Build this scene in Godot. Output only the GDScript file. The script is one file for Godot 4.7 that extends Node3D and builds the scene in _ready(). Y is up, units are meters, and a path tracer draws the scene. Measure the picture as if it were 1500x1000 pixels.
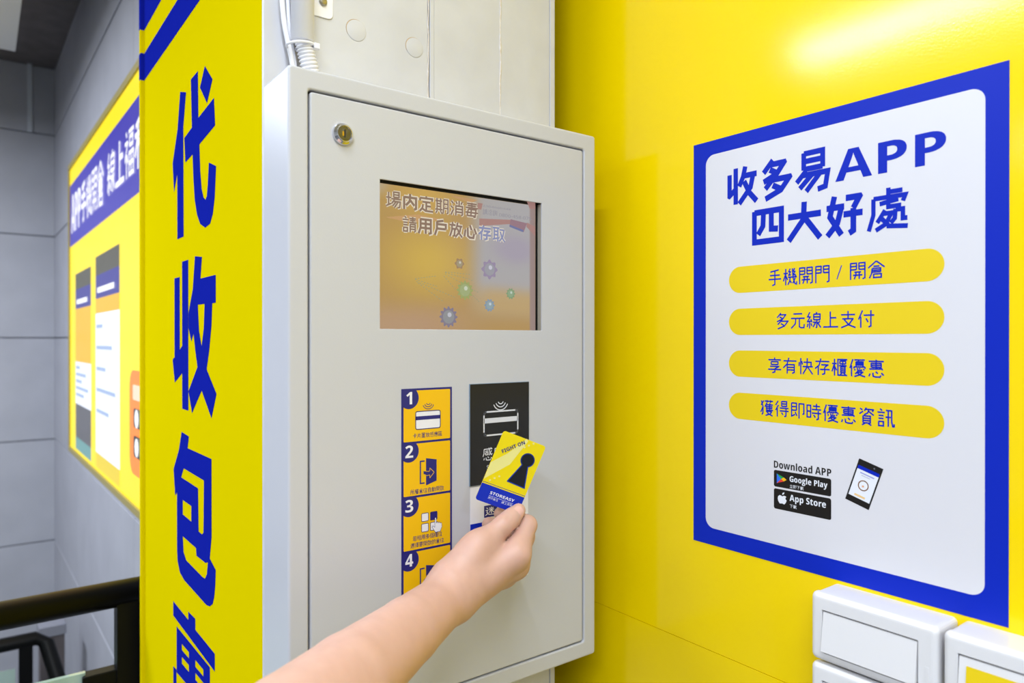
extends Node3D
# A wall-mounted access cabinet beside a yellow wall with a poster; a hand holds a card up to its reader.
# Axes: x runs along the cabinet's front, -z runs away along the yellow wall, y is up.

const EYE := Vector3(0, 1.5, 0)
const FOCAL := 1036.0          # in pixels of the 1500 x 1000 frame
const TURN := -0.64595         # the camera's yaw
const FRONT_B := 0.7122        # the cabinet's front plane
const COLUMN_B := 0.7877       # the column's front plane
const LEFT_A := 0.2514         # the column's side and the cabinet's left side
const RIGHT_A := 0.6813
const WALL_A := 0.745          # the yellow wall

var M := {}
var glyph_cache := {}
var names := {}
var font_bold: SystemFont
var font_plain: SystemFont
var fwd := Vector3(0.602, 0, -0.7986)
var rgt := Vector3(0.7986, 0, 0.602)

func _ready() -> void:
	build_camera_and_light()
	build_materials()
	build_shell()
	build_stairwell()
	build_column()
	build_cabinet()
	build_poster()
	build_switches()
	build_conduit()
	build_railings()
	build_billboard()
	build_card()
	build_person()

func build_camera_and_light() -> void:
	var cam := Camera3D.new()
	cam.name = "camera"
	add_child(cam)
	cam.position = EYE
	cam.rotation = Vector3(-0.0023, TURN, 0)
	var att := CameraAttributesPhysical.new()
	att.frustum_focal_length = 24.864
	att.frustum_focus_distance = 0.86
	att.exposure_aperture = 5.0
	cam.attributes = att
	cam.fov = rad_to_deg(2.0 * atan(500.0 / FOCAL))
	cam.near = 0.02
	cam.far = 60.0
	cam.current = true
	var env := Environment.new()
	env.background_mode = Environment.BG_COLOR
	env.background_color = Color(0.5, 0.55, 0.6)
	env.background_energy_multiplier = 0.3
	env.tonemap_mode = Environment.TONE_MAPPER_LINEAR
	env.tonemap_exposure = 1.0
	env.sdfgi_enabled = true
	env.ssao_enabled = true
	env.ssil_enabled = true
	var we := WorldEnvironment.new()
	we.name = "environment"
	we.environment = env
	add_child(we)
	# ceiling tubes: x, far end, length, energy, colour, height
	var warm := Color(0.915, 0.950, 1.0)
	var cool := Color(0.90, 0.935, 1.0)
	for t in [[-1.20, 1.62, 1.0, 2.8, warm, "beside the stair railing, nearer the column"], [-3.47, 1.52, 1.2, 2.8, warm, "beside the stair railing, nearer the white wall"], [-1.23, -0.5, 1.2, 3.8, warm, "in the middle of the room"], [-3.47, -0.5, 1.2, 2.8, warm, "by the wall across from the poster"],
			[0.0, 0.45, 1.2, 2.1, warm, "in front of the grey cabinet and the poster"], [0.0, -1.45, 1.2, 2.1, warm, "along the yellow wall, far from the cabinet"], [-1.0, 3.45, 1.2, 8.0, cool, "over the stairs"]]:
		ceiling_lamp(t[0], t[1], t[2], t[3], t[4], t[5])

func ceiling_lamp(a: float, b_far: float, length: float, energy: float, tint: Color, where: String) -> void:
	var lamp := thing("ceiling_lamp", P(a, b_far - length / 2.0, 1.2), "white tube lamp under the ceiling " + where, "lamp", "tube lamps under the ceiling")
	var st := begin()
	loft(st, [[rr(-0.05, -length / 2, 0.05, length / 2, 0.004, 2), 0.0], [rr(-0.045, -length / 2, 0.045, length / 2, 0.004, 2), 0.03]], true, true)
	var body := part(st, "housing", mat(Color(0.9, 0.9, 0.9), 0.5), lamp)
	body.rotation.x = PI / 2
	var dt := begin()
	loft(dt, [[rr(-0.018, -length / 2 + 0.01, 0.018, length / 2 - 0.01, 0.004, 2), 0.03], [rr(-0.015, -length / 2 + 0.014, 0.015, length / 2 - 0.014, 0.004, 2), 0.036]], false, true)
	var glow := mat(Color(0.95, 0.95, 0.95), 0.5)
	glow.emission_enabled = true
	glow.emission = tint
	glow.emission_energy_multiplier = 9.0
	var dif := part(dt, "diffuser", glow, lamp)
	dif.rotation.x = PI / 2
	var l := AreaLight3D.new()
	l.name = "tube_light"
	lamp.add_child(l)
	l.area_size = Vector2(0.03, length - 0.03)
	l.position.y = -0.04
	l.rotation.x = -PI / 2
	l.light_energy = energy
	l.light_color = tint
	l.area_range = 12.0
	l.shadow_enabled = true

# ---------------------------------------------------------------- positions
func P(a: float, b: float, h: float) -> Vector3:      # h is measured from the eye
	return Vector3(a, EYE.y + h, -b)

func ray(px: float, py: float) -> Vector3:
	return fwd + rgt * ((px - 750.0) / FOCAL) + Vector3.UP * ((497.6 - py) / FOCAL)

func J(px: float, py: float, depth: float) -> Vector3:
	return EYE + ray(px, py) * depth

func on_a(px: float, py: float, a: float) -> Vector3:  # on the plane x = a
	var d := ray(px, py)
	return EYE + d * (a / d.x)

func on_b(px: float, py: float, b: float) -> Vector3:  # on the plane z = -b
	var d := ray(px, py)
	return EYE + d * (-b / d.z)

func on(frame: Transform3D, px: float, py: float) -> Vector2:   # where a pixel's ray meets the frame's plane z = 0, in its own x and y
	var inv := frame.affine_inverse()
	var o := inv * EYE
	var d := inv.basis * ray(px, py)
	var q := o - d * (o.z / d.z)
	return Vector2(q.x, q.y)

func trace(frame: Transform3D, pts: Array, ox := 0.0, oy := 0.0, scale := 1.0) -> PackedVector2Array:
	var out := PackedVector2Array()
	for i in range(0, pts.size(), 2):
		out.append(on(frame, ox + pts[i] / scale, oy + pts[i + 1] / scale))
	return out

# ---------------------------------------------------------------- nodes
func numbered(called: String) -> String:
	var n: int = names.get(called, 0)
	names[called] = n + 1
	return called if n == 0 else "%s_%03d" % [called, n]

func thing(called: String, at: Vector3, label: String, category: String, group := "", turn := 0.0) -> Node3D:
	var o := Node3D.new()
	o.name = numbered(called)
	add_child(o, true)
	o.position = at
	o.rotation.y = turn
	o.set_meta("label", label)
	o.set_meta("category", category)
	if group:
		o.set_meta("group", group)
	return o

func structure(called: String, label: String) -> Node3D:
	var o := Node3D.new()
	o.name = called
	add_child(o, true)
	o.set_meta("kind", "structure")
	o.set_meta("label", label)
	return o

func begin() -> SurfaceTool:
	var st := SurfaceTool.new()
	st.begin(Mesh.PRIMITIVE_TRIANGLES)
	st.set_smooth_group(-1)
	return st

func part(st: SurfaceTool, called: String, m: Material, parent: Node, normals := true) -> MeshInstance3D:
	if normals:
		st.generate_normals()
	var o := MeshInstance3D.new()
	o.name = called
	o.mesh = st.commit()
	o.material_override = m
	parent.add_child(o, true)
	return o

func mat(c: Color, rough := 0.5, metal := 0.0) -> StandardMaterial3D:
	var m := StandardMaterial3D.new()
	m.albedo_color = c
	m.roughness = rough
	m.metallic = metal
	return m

func lit(c: Color, energy: float) -> StandardMaterial3D:
	var m := mat(c.darkened(0.6), 0.3)
	m.emission_enabled = true
	m.emission = c
	m.emission_energy_multiplier = energy
	return m

# ---------------------------------------------------------------- shapes
func rr(x0: float, y0: float, x1: float, y1: float, r: float, n := 4) -> PackedVector2Array:   # a rounded rectangle, counter-clockwise from the lower right
	var out := PackedVector2Array()
	for c in [[x1 - r, y0 + r, -PI / 2], [x1 - r, y1 - r, 0.0], [x0 + r, y1 - r, PI / 2], [x0 + r, y0 + r, PI]]:
		for i in n + 1:
			var t: float = c[2] + PI / 2 * i / n
			out.append(Vector2(c[0] + r * cos(t), c[1] + r * sin(t)))
	return out

func tri(st: SurfaceTool, a: Vector3, b: Vector3, c: Vector3) -> void:
	st.add_vertex(a); st.add_vertex(b); st.add_vertex(c)

func quad(st: SurfaceTool, a: Vector3, b: Vector3, c: Vector3, d: Vector3) -> void:
	tri(st, a, b, c); tri(st, a, c, d)

func v3(p: Vector2, z: float) -> Vector3:
	return Vector3(p.x, p.y, z)

func loft(st: SurfaceTool, loops: Array, cap_back: bool, cap_front: bool) -> void:   # loops of [points, z]; outside is to the right of the way from one loop to the next
	for k in loops.size() - 1:
		var a: PackedVector2Array = loops[k][0]
		var b: PackedVector2Array = loops[k + 1][0]
		var za: float = loops[k][1]
		var zb: float = loops[k + 1][1]
		for i in a.size():
			var j := (i + 1) % a.size()
			quad(st, v3(b[i], zb), v3(b[j], zb), v3(a[j], za), v3(a[i], za))
	if cap_back:
		fan(st, loops[0][0], loops[0][1], true)
	if cap_front:
		fan(st, loops[-1][0], loops[-1][1], false)

func fan(st: SurfaceTool, p: PackedVector2Array, z: float, back: bool) -> void:
	for i in range(1, p.size() - 1):
		if back:
			tri(st, v3(p[0], z), v3(p[i], z), v3(p[i + 1], z))
		else:
			tri(st, v3(p[0], z), v3(p[i + 1], z), v3(p[i], z))

func slab(st: SurfaceTool, x0: float, y0: float, x1: float, y1: float, z0: float, z1: float, r := 0.0, bevel := 0.0) -> void:   # a plate with rounded corners and bevelled front edges
	var loops := [[rr(x0, y0, x1, y1, r + 0.00001, 4 if r > 0.0 else 1), z0]]
	if bevel > 0.0:
		for i in 4:
			var t := PI / 2 * i / 3
			var e := bevel * (1.0 - cos(t))
			loops.append([rr(x0 + e, y0 + e, x1 - e, y1 - e, maxf(r - e, 0.0) + 0.00001, 4 if r > 0.0 else 1), z1 - bevel + bevel * sin(t)])
	else:
		loops.append([rr(x0, y0, x1, y1, r + 0.00001, 4 if r > 0.0 else 1), z1])
	loft(st, loops, true, true)

func block(st: SurfaceTool, lo: Vector3, hi: Vector3) -> void:
	slab(st, lo.x, lo.y, hi.x, hi.y, lo.z, hi.z)

func tube(st: SurfaceTool, pts: Array, rads: Array, n := 12, caps := true) -> void:
	var rings := []
	var side := Vector3.ZERO
	for i in pts.size():
		var d: Vector3 = (pts[mini(i + 1, pts.size() - 1)] - pts[maxi(i - 1, 0)]).normalized()
		if side == Vector3.ZERO:
			side = d.cross(Vector3.UP if absf(d.y) < 0.9 else Vector3.RIGHT).normalized()
		side = (side - d * side.dot(d)).normalized()
		var other := d.cross(side)
		var ring := PackedVector3Array()
		for k in n:
			var t := TAU * k / n
			ring.append(pts[i] + (side * cos(t) + other * sin(t)) * float(rads[i]))
		rings.append(ring)
	for i in pts.size() - 1:
		for k in n:
			var j := (k + 1) % n
			quad(st, rings[i + 1][k], rings[i + 1][j], rings[i][j], rings[i][k])
	if caps:
		for k in range(1, n - 1):
			tri(st, rings[0][0], rings[0][k], rings[0][k + 1])
			tri(st, rings[-1][0], rings[-1][k + 1], rings[-1][k])

func round_tube(pts: Array, rads: Array, n := 14, caps := true) -> SurfaceTool:
	var st := begin()
	st.set_smooth_group(1)
	tube(st, pts, rads, n, caps)
	return st

func disc(c: Vector2, r: float, n := 24) -> PackedVector2Array:
	var out := PackedVector2Array()
	for i in n:
		out.append(c + Vector2(cos(TAU * i / n), sin(TAU * i / n)) * r)
	return out

# ---------------------------------------------------------------- print: flat shapes just proud of their sheet
func flat(st: SurfaceTool, poly: PackedVector2Array, z: float) -> void:
	var big := PackedVector2Array()
	for p in poly:
		big.append(p * 10000.0)
	var idx := Geometry2D.triangulate_polygon(big)
	if idx.is_empty():
		print("not filled: ", poly.size())
	for i in range(0, idx.size(), 3):
		var a := poly[idx[i]]
		var b := poly[idx[i + 1]]
		var c := poly[idx[i + 2]]
		if (b - a).cross(c - a) > 0.0:
			var t := b
			b = c
			c = t
		tri(st, v3(a, z), v3(b, z), v3(c, z))

func with_holes(outer: PackedVector2Array, holes: Array) -> Array:   # pieces without holes: cut through each hole's middle
	var pieces := [scaled(outer, 10000.0)]
	for hole in holes:
		var big := scaled(hole, 10000.0)
		var c := 0.0
		for p in big:
			c += p.x / big.size()
		var next := []
		for piece in pieces:
			for half in [[-99999.0, c], [c, 99999.0]]:
				for side in Geometry2D.intersect_polygons(piece, PackedVector2Array([Vector2(half[0], -99999), Vector2(half[1], -99999), Vector2(half[1], 99999), Vector2(half[0], 99999)])):
					next += Geometry2D.clip_polygons(side, big)
		pieces = next
	var out := []
	for p in pieces:
		out.append(scaled(p, 0.0001))
	return out

func flat_part(polys: Array, called: String, m: Material, parent: Node, z: float) -> MeshInstance3D:
	var st := begin()
	for p in polys:
		flat(st, p, z)
	return part(st, called, m, parent)

func stroke(pts: PackedVector2Array, width: float, round_ends := false) -> Array:   # in metres; works in tenths of millimetres
	var big := PackedVector2Array()
	for p in pts:
		big.append(p * 10000.0)
	var out := []
	for poly in Geometry2D.offset_polyline(big, width * 5000.0, Geometry2D.JOIN_ROUND if round_ends else Geometry2D.JOIN_MITER, Geometry2D.END_ROUND if round_ends else Geometry2D.END_BUTT):
		if Geometry2D.is_polygon_clockwise(poly):
			continue
		var small := PackedVector2Array()
		for p in poly:
			small.append(p * 0.0001)
		out.append(small)
	return out

func outline(pts: PackedVector2Array, width: float) -> Array:   # a closed line
	var loop := pts.duplicate()
	var out := []
	for i in loop.size():
		out += stroke(PackedVector2Array([loop[i], loop[(i + 1) % loop.size()]]), width, true)
	return out

func fit_text(text: String, called: String, m: Material, parent: Node, x0: float, x1: float, y0: float, y1: float, z: float, bold := true, slope := 0.0) -> MeshInstance3D:   # Latin lettering scaled to the box x0..x1, y0..y1
	var tm := TextMesh.new()
	tm.text = text
	tm.font = font_bold if bold else font_plain
	tm.font_size = 64
	tm.pixel_size = 0.01
	tm.depth = 0.01
	tm.curve_step = 1.0
	var box := tm.get_aabb()
	var o := MeshInstance3D.new()
	o.name = called
	o.mesh = tm
	o.material_override = m
	parent.add_child(o, true)
	var s := Vector3((x1 - x0) / box.size.x, (y1 - y0) / box.size.y, 0.01)
	var mid := box.get_center()
	o.transform = Transform3D(Basis(Vector3.BACK, slope) * Basis.from_scale(s), Vector3.ZERO)
	o.position = Vector3((x0 + x1) / 2, (y0 + y1) / 2, z) - o.transform.basis * Vector3(mid.x, mid.y, 0)
	return o

# ---------------------------------------------------------------- Chinese lettering, drawn stroke by stroke on a 100 x 100 grid (y down)
var K := {   # pieces that several characters share
	"man": "75,0 5,52;45,35 45,100",
	"mouth": "8,0 8,100;8,6 92,6 92,100;8,92 92,92",
	"sun": "8,0 8,100;8,5 92,5 92,100;8,50 92,50;8,95 92,95",
	"tree": "0,28 100,28;52,0 52,100;48,32 0,75;56,45 95,68",
	"speech": "35,0 65,10;0,20 100,20;15,38 85,38;15,54 85,54;18,70 18,100;18,71 82,71 82,100;18,95 82,95",
	"gate": "5,0 5,100;5,3 42,3 42,42;5,22 42,22;5,41 42,41;58,0 58,42;58,3 95,3 95,92 80,97;58,22 95,22;58,41 95,41",
	"shell": "15,0 15,78;15,3 85,3 85,78;15,28 85,28;15,52 85,52;15,76 85,76;35,80 5,100;65,80 95,100",
	"heart": "10,42 2,88;28,28 30,84 45,94 74,94 80,66;46,10 60,42;82,30 98,68",
	"again": "8,8 88,8;88,8 65,60 5,98;22,22 50,65 98,98",
	"strike": "35,0 22,28 0,52;22,25 100,25;80,25 65,60 0,100;28,40 60,75 100,100",
	"grass": "0,40 100,40;30,0 30,90;70,0 70,90",
	"hand": "0,28 100,28;58,0 58,90 30,96;0,72 100,52",
	"water": "20,5 75,22;5,38 60,52;10,98 75,62",
	"walk": "12,4 28,18;2,36 24,36 16,60 28,72;0,98 22,78 50,93 100,95",
	"earth": "0,35 100,35;50,0 50,85;0,92 100,74",
	"woman": "45,0 20,50 85,98;85,28 62,68 5,98;0,28 100,28",
	"child": "12,8 85,8 52,35;52,35 52,90 30,96;0,48 100,48",
	"dusk": "42,0 0,55;30,20 92,20 60,70 0,100;28,44 56,64",
	"inch": "0,28 100,28;68,0 68,90 45,96;22,46 42,68",
	"not": "30,0 0,50;20,20 95,20 88,88 65,96;48,22 10,80;72,22 30,98",
	"grain": "80,2 15,12;0,30 100,30;50,8 50,100;46,34 0,72;56,40 95,62",
	"cart": "0,10 100,10;15,24 15,64;15,25 85,25 85,64;15,44 85,44;15,63 85,63;0,80 100,80;50,0 50,100",
	"silk": "55,0 15,28 60,30 10,58 90,55;70,42 92,62;50,58 50,100;22,70 8,92;75,68 92,86",
	"stand": "50,0 50,16;8,20 92,20;28,36 36,80;72,32 60,88;0,92 100,92",
	"door": "70,0 20,10;20,10 20,55 4,100;20,26 88,26 88,56;20,56 88,56",
	"sorrow": "5,4 95,4;45,4 38,14;20,14 20,42;20,15 80,15 80,42;20,24 80,24;20,33 80,33;3,44 97,44;3,44 3,54;97,44 97,54;12,56 8,66;32,50 35,64 66,64 68,57;48,50 54,57;82,54 90,63;40,68 12,85;32,74 78,74 50,90 5,100;30,78 60,92 98,100",
	"eye_net": "8,0 8,24;8,3 92,3 92,24;8,23 92,23;36,3 36,23;64,3 64,23",
}
var G := {   # a character: [strokes or the name of a piece, and its box]
	"代": [["man", 0, 0, 34, 100], ["0,42 100,30;40,0 48,50 72,92 92,96 97,72;66,2 88,18", 30, 0, 100, 100]],
	"收": [["12,15 12,74 60,58;60,0 60,100", 0, 0, 46, 100], ["strike", 40, 0, 100, 100]],
	"多": [["dusk", 10, 0, 82, 54], ["dusk", 16, 40, 100, 100]],
	"易": [["sun", 18, 0, 84, 44], ["not", 2, 46, 98, 100]],
	"四": [["5,5 5,98;5,9 95,9 95,98;5,90 95,90;36,10 34,48 18,70;62,10 62,58 84,60", 0, 0, 100, 100]],
	"大": [["0,35 100,35;50,0 48,45 2,98;52,42 98,98", 0, 0, 100, 100]],
	"好": [["woman", 0, 0, 50, 100], ["child", 48, 0, 100, 100]],
	"處": [["50,0 50,22;52,10 85,10;12,22 92,22 86,36;12,22 12,60 0,98;28,36 75,30;50,22 50,45 82,45;42,52 22,80;36,60 58,60 44,85 18,98;32,70 50,88;68,52 66,74 56,84;68,54 86,54 86,76 97,76;46,90 98,95", 0, 0, 100, 100]],
	"手": [["80,2 15,12;12,34 88,34;2,58 98,58;50,10 50,90 30,96", 0, 0, 100, 100]],
	"機": [["tree", 0, 0, 34, 100], ["25,0 10,18 28,20 8,40 36,38;75,0 60,18 78,20 58,40 88,38;0,52 100,52;50,0 58,55 78,92 96,96 98,80;82,58 55,90;25,52 20,75 0,98;22,72 40,88;80,42 92,48", 34, 0, 100, 100]],
	"開": [["gate", 0, 0, 100, 100], ["28,56 72,56;20,74 80,74;40,56 38,76 28,97;60,56 60,97", 0, 0, 100, 100]],
	"門": [["gate", 0, 0, 100, 100]],
	"倉": [["50,0 0,38;50,0 100,38;32,30 68,30;24,42 76,42 76,64;24,53 76,53;24,63 76,63;24,42 22,70 8,98;34,72 34,100;34,75 80,75 80,100;34,95 80,95", 0, 0, 100, 100]],
	"元": [["18,8 82,8;0,36 100,36;36,36 32,70 2,98;62,36 62,88 72,94 95,94 97,72", 0, 0, 100, 100]],
	"線": [["silk", 0, 0, 40, 100], ["50,0 40,12;12,12 12,48;12,13 88,13 88,48;12,30 88,30;12,47 88,47;50,47 50,92 35,96;2,62 36,62 5,92;88,56 62,70;55,62 98,95", 42, 0, 100, 100]],
	"上": [["48,0 48,92;48,38 88,38;0,92 100,92", 0, 0, 100, 100]],
	"支": [["5,22 95,22;50,0 50,45;12,46 82,46 55,80 5,98;25,50 55,82 98,98", 0, 0, 100, 100]],
	"付": [["man", 0, 0, 36, 100], ["inch", 34, 0, 100, 100]],
	"享": [["50,0 50,14;2,15 98,15;24,26 24,46;24,27 76,27 76,46;24,45 76,45;15,57 82,57 52,72;52,70 52,92 32,97;0,76 100,76", 0, 0, 100, 100]],
	"有": [["2,20 98,20;42,0 30,38 0,65;30,42 30,100;30,43 82,43 82,90 66,97;30,60 82,60;30,76 82,76", 0, 0, 100, 100]],
	"快": [["50,0 50,100;15,25 5,50;75,18 95,40", 0, 0, 28, 100], ["8,25 82,25 82,52;0,52 100,52;45,0 42,55 2,98;50,55 98,98", 28, 0, 100, 100]],
	"存": [["2,18 98,18;40,0 28,40 0,62;22,45 22,100;42,38 88,38 66,52;66,52 66,90 48,96;34,66 100,66", 0, 0, 100, 100]],
	"櫃": [["tree", 0, 0, 32, 100], ["0,4 100,4;8,4 8,96 100,96;28,12 28,30;28,13 84,13 84,30;28,29 84,29;56,5 56,40;18,40 95,40", 34, 0, 100, 100], ["shell", 52, 46, 92, 92]],
	"優": [["man", 0, 0, 28, 100], ["sorrow", 26, 0, 100, 100]],
	"惠": [["4,10 96,10;50,0 50,52;20,20 20,44;20,21 80,21 80,44;20,32 80,32;20,43 80,43;8,54 88,52;76,46 90,58", 0, 0, 100, 100], ["heart", 4, 64, 98, 100]],
	"獲": [["85,5 15,35;20,5 70,45 65,85 35,96;60,48 5,80", 0, 0, 28, 100], ["grass", 32, 0, 97, 18], ["30,18 8,45;25,34 25,66;60,18 64,28;28,30 95,30;60,30 60,64;28,42 90,42;28,53 90,53;25,65 97,65", 28, 0, 100, 100], ["again", 36, 70, 95, 100]],
	"得": [["70,0 5,28;80,25 5,60;48,45 48,100", 0, 0, 30, 100], ["sun", 44, 0, 88, 34], ["2,44 98,44;0,62 100,62;70,44 70,92 50,97;22,72 38,86", 32, 0, 100, 100]],
	"即": [["12,5 12,88 60,76;12,6 80,6 80,50;12,28 80,28;12,50 80,50;62,60 85,85", 0, 0, 52, 100], ["10,5 10,100;10,8 88,8 88,68 65,72", 56, 0, 100, 100]],
	"時": [["sun", 0, 8, 30, 88], ["12,16 88,16;50,0 50,34;0,36 100,36;0,58 100,58;70,42 70,92 48,97;20,68 38,84", 36, 0, 100, 100]],
	"資": [["8,6 24,14;4,38 28,22;48,0 36,20;42,10 92,10 84,22;62,14 56,30 34,42;64,22 94,42", 0, 0, 100, 100], ["shell", 18, 46, 82, 100]],
	"訊": [["speech", 0, 0, 44, 100], ["5,8 70,8 70,70 82,95 98,95 98,80;0,45 60,45;32,8 32,98", 48, 0, 100, 100]],
	"立": [["stand", 0, 0, 100, 100]],
	"下": [["0,8 100,8;48,8 48,100;52,34 82,56", 0, 0, 100, 100]],
	"載": [["5,14 60,14;32,0 32,26;0,28 100,28;66,0 70,45 88,92 98,96 98,80;90,42 64,78;82,4 94,16", 0, 0, 100, 100], ["cart", 4, 36, 60, 100]],
	"場": [["earth", 0, 5, 34, 100], ["sun", 48, 0, 92, 36], ["0,45 100,45", 36, 0, 100, 100], ["not", 38, 50, 100, 100]],
	"內": [["8,20 8,100;8,23 92,23 92,90 78,97;50,0 50,22;50,22 46,48 20,75;52,40 80,72", 0, 0, 100, 100]],
	"定": [["50,0 50,12;5,14 95,14 92,30;5,14 5,32;22,38 80,38;50,38 50,92;52,64 84,64;26,56 22,78 2,100;18,80 45,95 100,96", 0, 0, 100, 100]],
	"期": [["5,18 95,18;25,0 25,72;75,0 75,72;25,36 75,36;25,54 75,54;0,74 100,74;30,80 8,100;70,80 92,100", 0, 0, 54, 100], ["15,4 15,55 0,100;15,6 90,6 90,90 70,97;15,34 90,34;15,62 90,62", 58, 0, 100, 100]],
	"消": [["water", 0, 0, 28, 100], ["50,0 50,30;15,6 28,24;85,6 72,24;12,34 12,100;12,36 88,36 88,90 72,97;12,56 88,56;12,76 88,76", 32, 0, 100, 100]],
	"毒": [["12,8 88,8;18,22 82,22;2,36 98,36;50,0 50,36;22,46 12,90;22,46 84,46 76,96 62,98;0,68 100,68;12,90 78,90;46,48 44,64;44,70 42,88", 0, 0, 100, 100]],
	"請": [["speech", 0, 0, 42, 100], ["8,10 92,10;14,22 86,22;0,36 100,36;50,0 50,36;16,46 16,100;16,48 84,48 84,90 70,97;16,63 84,63;16,79 84,79", 46, 0, 100, 100]],
	"用": [["14,4 14,60 0,100;14,6 90,6 90,92 74,97;14,34 90,34;14,62 90,62;52,5 52,100", 0, 0, 100, 100]],
	"戶": [["door", 0, 0, 100, 100]],
	"放": [["48,0 54,14;0,20 100,20;42,20 40,55 8,98;42,46 88,46 80,90 58,97", 0, 0, 48, 100], ["strike", 46, 0, 100, 100]],
	"心": [["heart", 0, 0, 100, 100]],
	"取": [["0,6 100,6;22,6 22,86;78,6 78,100;22,30 78,30;22,54 78,54;0,86 100,74", 0, 0, 54, 100], ["again", 52, 10, 100, 100]],
	"卡": [["48,0 48,44;48,20 88,20;0,46 100,46;48,46 48,100;52,62 80,78", 0, 0, 100, 100]],
	"片": [["28,4 28,50 8,98;66,0 66,34;28,34 92,34;28,62 72,62 72,100", 0, 0, 100, 100]],
	"置": [["eye_net", 0, 0, 100, 100], ["15,34 85,34;50,26 50,46;26,46 26,86;26,47 78,47 78,86;26,60 78,60;26,73 78,73;26,86 78,86;8,50 8,98 100,98", 0, 0, 100, 100]],
	"感": [["12,10 96,10;12,10 10,45 0,68;24,26 54,26;26,38 26,56;26,39 52,39 52,56;26,55 52,55;62,0 70,40 86,58 96,48;88,24 62,60;78,0 90,8", 0, 0, 100, 100], ["heart", 6, 68, 98, 100]],
	"應": [["50,0 56,8;8,12 100,12;10,12 8,60 0,100;32,20 18,42;26,32 26,66;44,20 34,40;40,30 40,66;66,18 70,26;40,30 96,30;66,30 66,62;42,41 92,41;42,51 92,51;42,63 98,63", 0, 0, 100, 100], ["heart", 14, 70, 98, 100]],
	"區": [["0,4 96,4;6,4 6,96 100,96;34,16 34,44;34,18 74,18 74,44;34,42 74,42;20,54 20,84;20,56 48,56 48,84;20,82 48,82;60,54 60,84;60,56 90,56 90,84;60,82 90,82", 0, 0, 100, 100]],
	"所": [["42,2 8,10;10,8 10,55 0,98;10,28 42,28 42,54;10,54 42,54;94,2 58,12;58,10 58,55 48,98;58,38 100,38;80,38 80,100", 0, 0, 100, 100]],
	"屬": [["12,3 12,55 0,100;12,4 92,4 92,20;12,20 92,20;50,22 50,36;24,26 36,34;78,26 66,34;20,40 88,40 88,54;20,40 20,54;20,54 88,54;42,40 42,54;64,40 64,54;34,58 22,72;30,66 92,66 86,96 72,98;40,74 40,88;40,75 72,75 72,88;40,87 72,87;56,68 56,96;30,96 78,94", 0, 0, 100, 100]],
	"位": [["man", 0, 0, 34, 100], ["stand", 36, 0, 100, 100]],
	"自": [["55,0 42,14;15,15 15,100;15,17 85,17 85,100;15,42 85,42;15,68 85,68;15,95 85,95", 0, 0, 100, 100]],
	"動": [["85,2 15,10;0,22 100,22;50,6 50,92;15,34 15,66;15,35 85,35 85,66;15,50 85,50;15,65 85,65;8,78 92,78;0,94 100,92", 0, 0, 56, 100], ["5,28 90,28 82,90 60,96;42,0 40,50 5,98", 57, 0, 100, 100]],
	"啟": [["door", 0, 0, 50, 58], ["mouth", 10, 62, 46, 100], ["strike", 48, 0, 100, 100]],
	"若": [["grass", 5, 0, 95, 24], ["0,38 100,38;46,24 34,55 0,82;32,60 32,100;32,62 84,62 84,100;32,94 84,94", 0, 0, 100, 100]],
	"租": [["grain", 0, 0, 46, 100], ["20,4 20,92;20,6 82,6 82,92;20,33 82,33;20,62 82,62;0,94 100,94", 48, 0, 100, 100]],
	"個": [["man", 0, 0, 30, 100], ["5,2 5,100;5,5 95,5 95,100;5,94 95,94;20,28 80,28;50,14 50,48;28,50 28,80;28,52 72,52 72,80;28,78 72,78", 32, 0, 100, 100]],
	"選": [["walk", 0, 0, 100, 100], ["5,4 42,4 42,18 6,18 6,34 46,34 46,28;56,4 94,4 94,18 57,18 57,34 97,34 97,28;12,50 90,50;30,40 30,66;72,40 72,66;0,68 100,68;32,74 12,94;68,74 90,94", 34, 0, 98, 84]],
	"擇": [["hand", 0, 0, 34, 100], ["eye_net", 38, 0, 100, 100], ["14,36 86,36;50,26 50,50;0,50 100,50;28,56 36,66;72,56 62,66;8,70 92,70;0,84 100,84;50,70 50,100", 36, 0, 100, 100]],
	"要": [["2,4 98,4;14,16 14,46;14,18 86,18 86,46;14,44 86,44;36,4 36,45;64,4 64,45;0,62 100,62;44,48 26,76 74,98;74,62 58,84 8,98", 0, 0, 100, 100]],
	"的": [["50,0 36,14;8,15 8,95;8,17 90,17 90,95;8,52 90,52;8,90 90,90", 0, 0, 46, 100], ["35,0 5,42;22,20 92,20 86,88 62,96;30,44 55,62", 50, 0, 100, 100]],
	"迷": [["walk", 0, 0, 100, 100], ["0,40 100,40;50,0 50,100;15,8 32,30;85,8 68,30;46,44 4,86;54,44 96,86", 36, 0, 98, 82]],
	"你": [["man", 0, 0, 34, 100], ["28,0 5,40;20,16 95,16 88,32;55,18 55,90 38,96;28,46 8,80;78,46 97,76", 34, 0, 100, 100]],
	"福": [["45,0 58,12;5,24 85,24 5,62;50,48 50,100;58,50 88,68", 0, 0, 38, 100], ["5,5 95,5;22,16 22,36;22,17 78,17 78,36;22,35 78,35;10,48 10,100;10,50 90,50 90,100;10,72 90,72;10,95 90,95;50,49 50,95", 42, 0, 100, 100]],
	"利": [["grain", 0, 0, 58, 100], ["10,12 10,68;85,0 85,90 60,96", 64, 0, 100, 100]],
	"洽": [["water", 0, 0, 28, 100], ["50,0 0,42;50,0 100,42;26,44 74,44", 32, 0, 100, 100], ["mouth", 44, 60, 90, 100]],
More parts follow.
